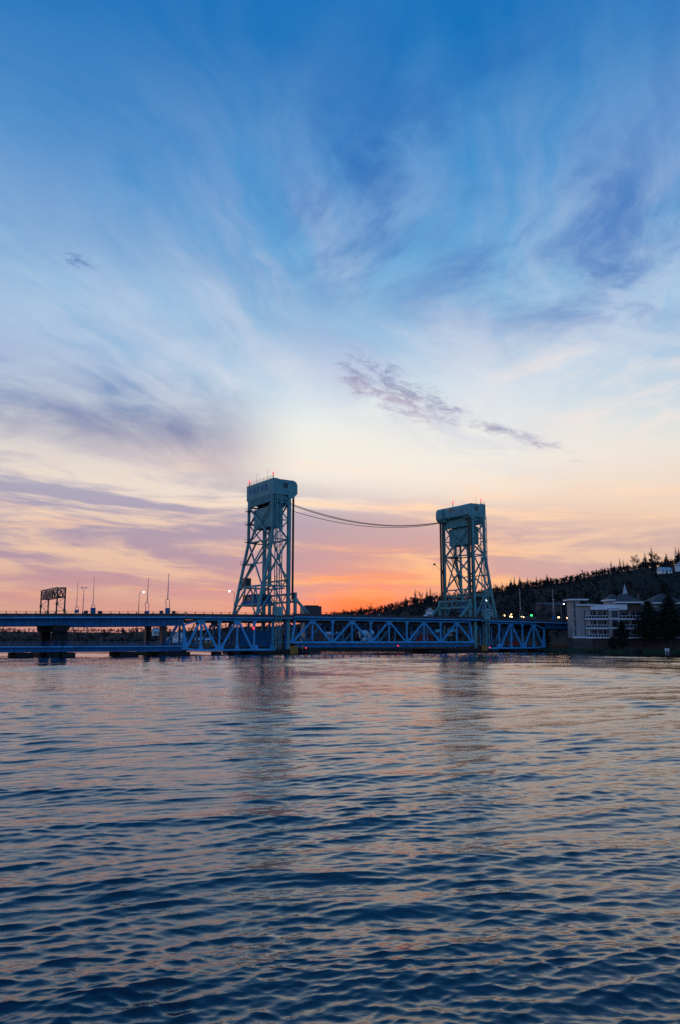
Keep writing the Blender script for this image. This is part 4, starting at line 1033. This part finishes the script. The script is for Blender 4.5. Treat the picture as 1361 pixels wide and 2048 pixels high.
# ------------------------------------------------------------------ trees
def conifer_mesh(seed, h, rad, tiers=15, per=8, bare=.12):
    q = random.Random(seed); vs, fs, mi = [], [], []
    def addt(v, f, m):
        k = len(vs); vs.extend(v); fs.extend([tuple(i+k for i in t) for t in f]); mi.extend([m]*len(f))
    v, f = cyl_v((0, 0, -.4), (0, 0, h*.97), h*.018, h*.003, 5); addt(v, f, 0)
    for i in range(tiers):
        a = i/(tiers-1); z = h*(bare+(1-bare)*a*.97); rr = rad*(1-a)**.85*q.uniform(.75, 1.1)+h*.012
        for k in range(per):
            th = 2*math.pi*(k+q.random()*.8)/per; L = rr*q.uniform(.6, 1.15)
            dx_, dy_ = math.cos(th), math.sin(th); dr_ = L*q.uniform(.15, .45); wd = L*.30+.05
            tip = (dx_*L, dy_*L, z-dr_); b0 = (0, 0, z+h*.02)
            m1 = (dx_*L*.55-dy_*wd, dy_*L*.55+dx_*wd, z-dr_*.55); m2 = (dx_*L*.55+dy_*wd, dy_*L*.55-dx_*wd, z-dr_*.55)
            lowp = (dx_*L*.5, dy_*L*.5, z-dr_*.7-L*.22)
            addt([b0, m1, tip, m2, lowp], [(0, 1, 2), (0, 2, 3), (1, 4, 2), (4, 3, 2)], 1)
    return vs, fs, mi
def bare_mesh(seed, h, spread=.5, levels=4, nb=3, twig=1, tw=.004):
    q = random.Random(seed); vs, fs, mi = [], [], []
    def addt(v, f, m):
        k = len(vs); vs.extend(v); fs.extend([tuple(i+k for i in t) for t in f]); mi.extend([m]*len(f))
    def grow(p, d, L, r, lv):
        e = p+d*L; v, f = cyl_v(p, e, r, r*.6, 3 if lv else 5); addt(v, f, 0 if lv < 2 else 1)
        if lv >= levels:
            for _ in range(twig*4):
                dd = (d+Vector((q.uniform(-.9, .9), q.uniform(-.9, .9), q.uniform(-.3, .8)))).normalized(); l2 = L*q.uniform(.5, 1.1)
                s_ = p+d*L*q.random(); pr = Vector((-dd.y, dd.x, .2)).normalized()*h*tw
                addt([s_-pr, s_+pr, s_+dd*l2], [(0, 1, 2)], 1)
            return
        for k in range(nb+(1 if lv == 0 else 0)):
            dd = (d*.9+Vector((q.uniform(-1, 1), q.uniform(-1, 1), q.uniform(-.15, .55)))*spread*1.5).normalized()
            st = p+d*L*(q.uniform(.45, 1.0) if k else 1.0)
            grow(st, dd, L*q.uniform(.58, .8), r*.55, lv+1)
    grow(Vector((0, 0, -.4)), Vector((0, 0, 1)), h*.32, h*.018, 0)
    return vs, fs, mi
def leafy_mesh(seed, h, rad):
    q = random.Random(seed); vs, fs, mi = bare_mesh(seed, h, .6, 3, 3, 1); mi = [0]*len(mi)
    for c in range(26):
        a, b_ = q.uniform(0, 6.28), q.uniform(-.6, 1); cr = rad*q.uniform(.3, .9)
        cx_, cy_, cz_ = math.cos(a)*cr, math.sin(a)*cr, h*.62+b_*h*.28
        for l in range(16):
            p = Vector((cx_+q.gauss(0, rad*.2), cy_+q.gauss(0, rad*.2), cz_+q.gauss(0, h*.07))); s_ = h*.035
            d1 = Vector((q.uniform(-1, 1), q.uniform(-1, 1), q.uniform(-1, 1))).normalized()*s_; d2 = Vector((q.uniform(-1, 1), q.uniform(-1, 1), q.uniform(-1, 1))).normalized()*s_
            k = len(vs); vs.extend([p-d1, p+d2, p+d1]); fs.append((k, k+1, k+2)); mi.append(1)
    return vs, fs, mi
def to_me(name, d, mats):
    me = mesh(name, d[0], d[1], mats); me.polygons.foreach_set('material_index', d[2]); return me
CON = [to_me('conifer', conifer_mesh(i, 1.0*10, 10*rr, 14, 7), [M_BARK, M_NEEDLE]) for i, rr in enumerate((.20, .26, .17, .30))]
BARE = [to_me('bare_tree', bare_mesh(20+i, 10, sp_, 4, 3, 2), [M_BARK, M_TWIG]) for i, sp_ in enumerate((.45, .6, .38, .52, .30))]
LEAFY = [to_me('budding_tree', leafy_mesh(40+i, 10, 3.4), [M_BARK, M_LEAF]) for i in range(2)]
def px_of(x, y, z):
    p = R(9.165); c = y*math.cos(p)+(z-4.3)*math.sin(p); u_ = -y*math.sin(p)+(z-4.3)*math.cos(p)
    return 680.5+1593*x/c, 1024-1593*u_/c
KIND = {'c': ('conifer', 'dark pointed conifer'), 'b': ('bare_tree', 'leafless grey brown tree'), 'l': ('budding_tree', 'budding olive tree'), 'fc': ('conifer', 'dark conifer'), 'fb': ('bare_tree', 'leafless tree')}
def tree_place(kind, x, y):
    u_ = x/y
    if kind[0] == 'f': where = 'in the far shore tree line under the girder spans' if u_ < -.2 else 'in the far shore tree line behind the truss'
    else:
        lv = 'on the ridge' if y > 700 else ('high on the slope' if y > 560 else 'low on the slope')
        where = lv + (' between the two towers' if u_ < .125 else (' between the far tower and the hotel' if u_ < .285 else ' above the hotel'))
    return where
HOUSES = [(o.location.x, o.location.y) for o in COL.objects if o.get('category') in ('house', 'church', 'building')]
def clear_of(x, y, z, h):
    """keep trees from standing inside or squarely in front of a house"""
    for hx, hy in HOUSES:
        if abs(x-hx*y/hy) < 6 and hy-34 < y < hy+5: return False
    return True
def place(kind, x, y, h, wid=1.0):
    nm, lab = KIND[kind]; where = tree_place(kind, x, y)
    me = rnd.choice(CON if kind in 'cfc' and kind != 'fb' and kind != 'b' else (LEAFY if kind == 'l' else BARE))
    o = bpy.data.objects.new(nm, me); COL.objects.link(o); o.location = (x, y, zg(x, y)-.1)
    o.rotation_euler = (0, 0, rnd.uniform(0, 6.28)); o.scale = (h/10*wid, h/10*wid, h/10)
    tag(o, lab+' '+where, 'tree', nm.replace('_', ' ')+'s '+where); return o
cnt = 0
# crest silhouettes, given as bearing (x at 760 m) along the ridge
for x, h, k in ((213, 10, 'b'), (222, 9, 'b'), (229, 12, 'b'), (233, 12, 'b'), (252, 9, 'b'), (262, 14, 'c'), (268, 15, 'c'), (272, 13, 'c'), (279, 18, 'b'), (284, 17, 'b'), (291, 17, 'c'), (297, 22, 'c'), (302, 20, 'b'), (306, 17, 'b'), (312, 15, 'c'), (318, 20, 'c'), (325, 18, 'c'), (331, 16, 'b'),
                (163, 13, 'c'), (167, 15, 'c'), (172, 14, 'c'), (177, 12, 'c'), (190, 11, 'b'), (199, 13, 'c'), (204, 10, 'b'), (148, 10, 'c'), (153, 12, 'b'), (187, 12, 'c'),
                (83, 14, 'c'), (86, 16, 'c'), (62, 11, 'c'), (68, 13, 'b'), (72, 16, 'c'), (76, 14, 'b'), (90, 11, 'b'), (54, 10, 'b'), (16, 9, 'c'), (19, 11, 'c'), (23, 9, 'c'), (-4, 9, 'b'), (2, 10, 'b'), (30, 8, 'b'), (37, 9, 'b'), (44, 9, 'c'), (49, 9, 'b'), (134, 10, 'b'), (140, 11, 'b'), (146, 12, 'b')):
    place(k, x*(755/760)+rnd.uniform(-1, 1), 755+rnd.uniform(-8, 8), h*.92); cnt += 1
x = -8
while x < 345:
    k = 'c' if rnd.random() < .3 else 'b'
    place(k, x, 752+rnd.uniform(-14, 14), rnd.uniform(4, 7.5)); cnt += 1; x += rnd.uniform(2.6, 5.2)
while cnt < 255:
    y = rnd.uniform(395, 735); u_ = rnd.uniform(.02, .44)
    x = u_*y
    if y < interp(x, SHORE)+45 or not clear_of(x, y, 0, 0): continue
    kk = rnd.random(); k = 'c' if kk < .30 else ('l' if kk < .37 else 'b')
    place(k, x, y, rnd.uniform(7, 13) if k != 'l' else rnd.uniform(6, 8)); cnt += 1
for i in range(44):
    x = rnd.uniform(-330, -60); y = float(interp(x, SHORE))+rnd.uniform(60, 190)
    if not clear_of(x, y, 0, 0): continue
    place('fc' if rnd.random() < .4 else 'fb', x, y, rnd.uniform(5, 9)); cnt += 1
# the rest of the woods reads as one mass
def woods(name, lab, spots):
    V, F, MI = [], [], []; k = 0
    base = [conifer_mesh(60+i, 10, 10*w, 7, 5) for i, w in enumerate((.22, .3))] + [bare_mesh(70+i, 10, .55, 2, 3, 9, .009) for i in range(4)]
    base = [(np.array([tuple(v) for v in b[0]]), b[1], [m if j > 1 else m+2 for m in b[2]]) for j, b in enumerate(base)]
    base = [(b[0], b[1], b[2]) for b in base]
    for (x, y, h) in spots:
        j = rnd.choice([0, 1, 2, 3, 4, 5, 2, 3]) ; v, f, mi = base[j]
        a = rnd.uniform(0, 6.28); s_ = h/10; c, n = math.cos(a)*s_, math.sin(a)*s_
        P = np.stack([v[:, 0]*c-v[:, 1]*n+x, v[:, 0]*n+v[:, 1]*c+y, v[:, 2]*s_+zg(x, y)-.2], -1)
        V.append(P); F += [tuple(i+k for i in q) for q in f]; MI += mi; k += len(v)
    me = mesh(name, np.concatenate(V).tolist(), F, [M_BARK, M_TWIG, M_BARK, M_NEEDLE]); me.polygons.foreach_set('material_index', MI)
    tag(link(name, me), lab, 'woods', kind='stuff')
sp1 = []
while len(sp1) < 2600:
    y = rnd.uniform(365, 830) if rnd.random() < .8 else rnd.uniform(700, 790); x = rnd.uniform(-.05, .50)*y
    if y < interp(x, SHORE)+30 or not clear_of(x, y, 0, 0): continue
    sp1.append((x, y, rnd.uniform(5, 9.5)))
woods('woodland', 'dense dark woodland covering the hillside behind the bridge', sp1)
sp2 = []
while len(sp2) < 900:
    x = rnd.uniform(-420, -20); y = float(interp(x, SHORE))+rnd.uniform(12, 260)
    if not clear_of(x, y, 0, 0): continue
    sp2.append((x, y, rnd.uniform(4, 7.5)))
woods('shoreline_woods', 'dark low tree line along the far shore beneath the girder spans', sp2)

# nearer pines round the hotel: trunk and crown are parts
def pine(x, y, h, rad, seed, lab, bare=.2, tiers=26, per=11, broad=False):
    z = zg(x, y)-.1; r = empty('pine_tree', (x, y, z), seed, lab, 'tree', 'pines by the hotel')
    q = random.Random(seed)
    rod('trunk', (0, 0, -.3), (0, 0, h*.96), h*.016, M_BARK, r, h*.004, 8)
    vs, fs = [], []
    for i in range(tiers):
        a = i/(tiers-1); zc = h*(bare+(1-bare)*a*.96); prof = math.sin(min(1, a*1.35+.22)*math.pi*.62)*(1-a**2.6)+.06
        if broad: prof = max(.1, math.sin(math.pi*min(1, a*.86+.14))**.6*(1-.25*a))*q.uniform(.75, 1.1)
        for k in range(per):
            th = 6.283*(k+q.random())/per; L = rad*1.2*prof*q.uniform(.5, 1.2); lift = q.uniform(-.12, .22)*L
            d_ = Vector((math.cos(th), math.sin(th), 0))
            n_cl = max(3, int(L*2.6))
            for c in range(n_cl):
                ctr = d_*L*(c+.8)/n_cl + Vector((q.gauss(0, .22), q.gauss(0, .22), zc+lift*(c+1)/n_cl+q.gauss(0, .18)))
                for l in range(9):
                    p = ctr+Vector((q.gauss(0, .3), q.gauss(0, .3), q.gauss(0, .17)))
                    d1 = Vector((q.uniform(-1, 1), q.uniform(-1, 1), q.uniform(-.5, .8))).normalized()*q.uniform(.25, .5)
                    d2 = d1.cross(Vector((q.uniform(-1, 1), q.uniform(-1, 1), 1))).normalized()*.15
                    n = len(vs); vs.extend([p-d2, p+d2, p+d1]); fs.append((n, n+1, n+2))
    link('crown', mesh('crown', vs, fs, M_NEEDLE2), r)
pine(119.5, 291.5, 19.5, 5.6, 1, 'tallest shaggy pine in front of the hotel beside the white notice board', broad=True)
pine(112.3, 292.5, 17.5, 4.6, 2, 'tall dark pine covering the middle of the hotel balconies', broad=True)
pine(127.0, 292.5, 18.5, 5.2, 3, 'tall dark pine at the picture edge in front of the hotel', broad=True)
pine(103.2, 294.5, 10.0, 2.3, 4, 'short bushy pine in front of the glazed hotel bay', .12, 18, 9)
pine(99.3, 293.5, 4.2, 1.2, 5, 'small round shrub pine on the lawn below the balconies', .05, 10, 8)
pine(80.5, 318.0, 8.5, 2.4, 6, 'dark spruce on the bank under the girder by the truss end', .06, 18, 9)
pine(99.5, 322.0, 22.5, 3.2, 7, 'dark spruce rising behind the hotel next to the stair tower', .06, 24, 9)
pine(111.5, 322.0, 23.0, 3.0, 8, 'dark spruce rising behind the hotel beside the church spire', .06, 24, 9)
pine(133.5, 330.0, 26.0, 5.0, 9, 'broad dark tree behind the hotel below the white houses', .06, 24, 10)

# broken stone along the water's edge
def riprap():
    q = random.Random(5); vs, fs = [], []
    for i in range(1100):
        x = q.uniform(56, 170); y = float(interp(x, SHORE))+q.uniform(-.3, 3.4); z = zg(x, y); r_ = q.uniform(.14, .42)
        n = len(vs)
        pts = [(1, 0, 0), (-1, 0, 0), (0, 1, 0), (0, -1, 0), (0, 0, .8), (0, 0, -.8)]
        a = q.uniform(0, 6.28)
        for px_, py_, pz_ in pts:
            k = r_*q.uniform(.7, 1.3); vs.append((x+(px_*math.cos(a)-py_*math.sin(a))*k, y+(px_*math.sin(a)+py_*math.cos(a))*k, z+pz_*k*.8))
        fs += [(n, n+2, n+4), (n+2, n+1, n+4), (n+1, n+3, n+4), (n+3, n, n+4), (n+2, n, n+5), (n+1, n+2, n+5), (n+3, n+1, n+5), (n, n+3, n+5)]
    tag(link('shore_stones', mesh('shore_stones', vs, fs, mat('shore_stone', (.07, .065, .06), .9, var=.4, scale=1.2))), 'broken grey stones along the water edge below the hotel lawn', 'stones', kind='stuff')
riprap()
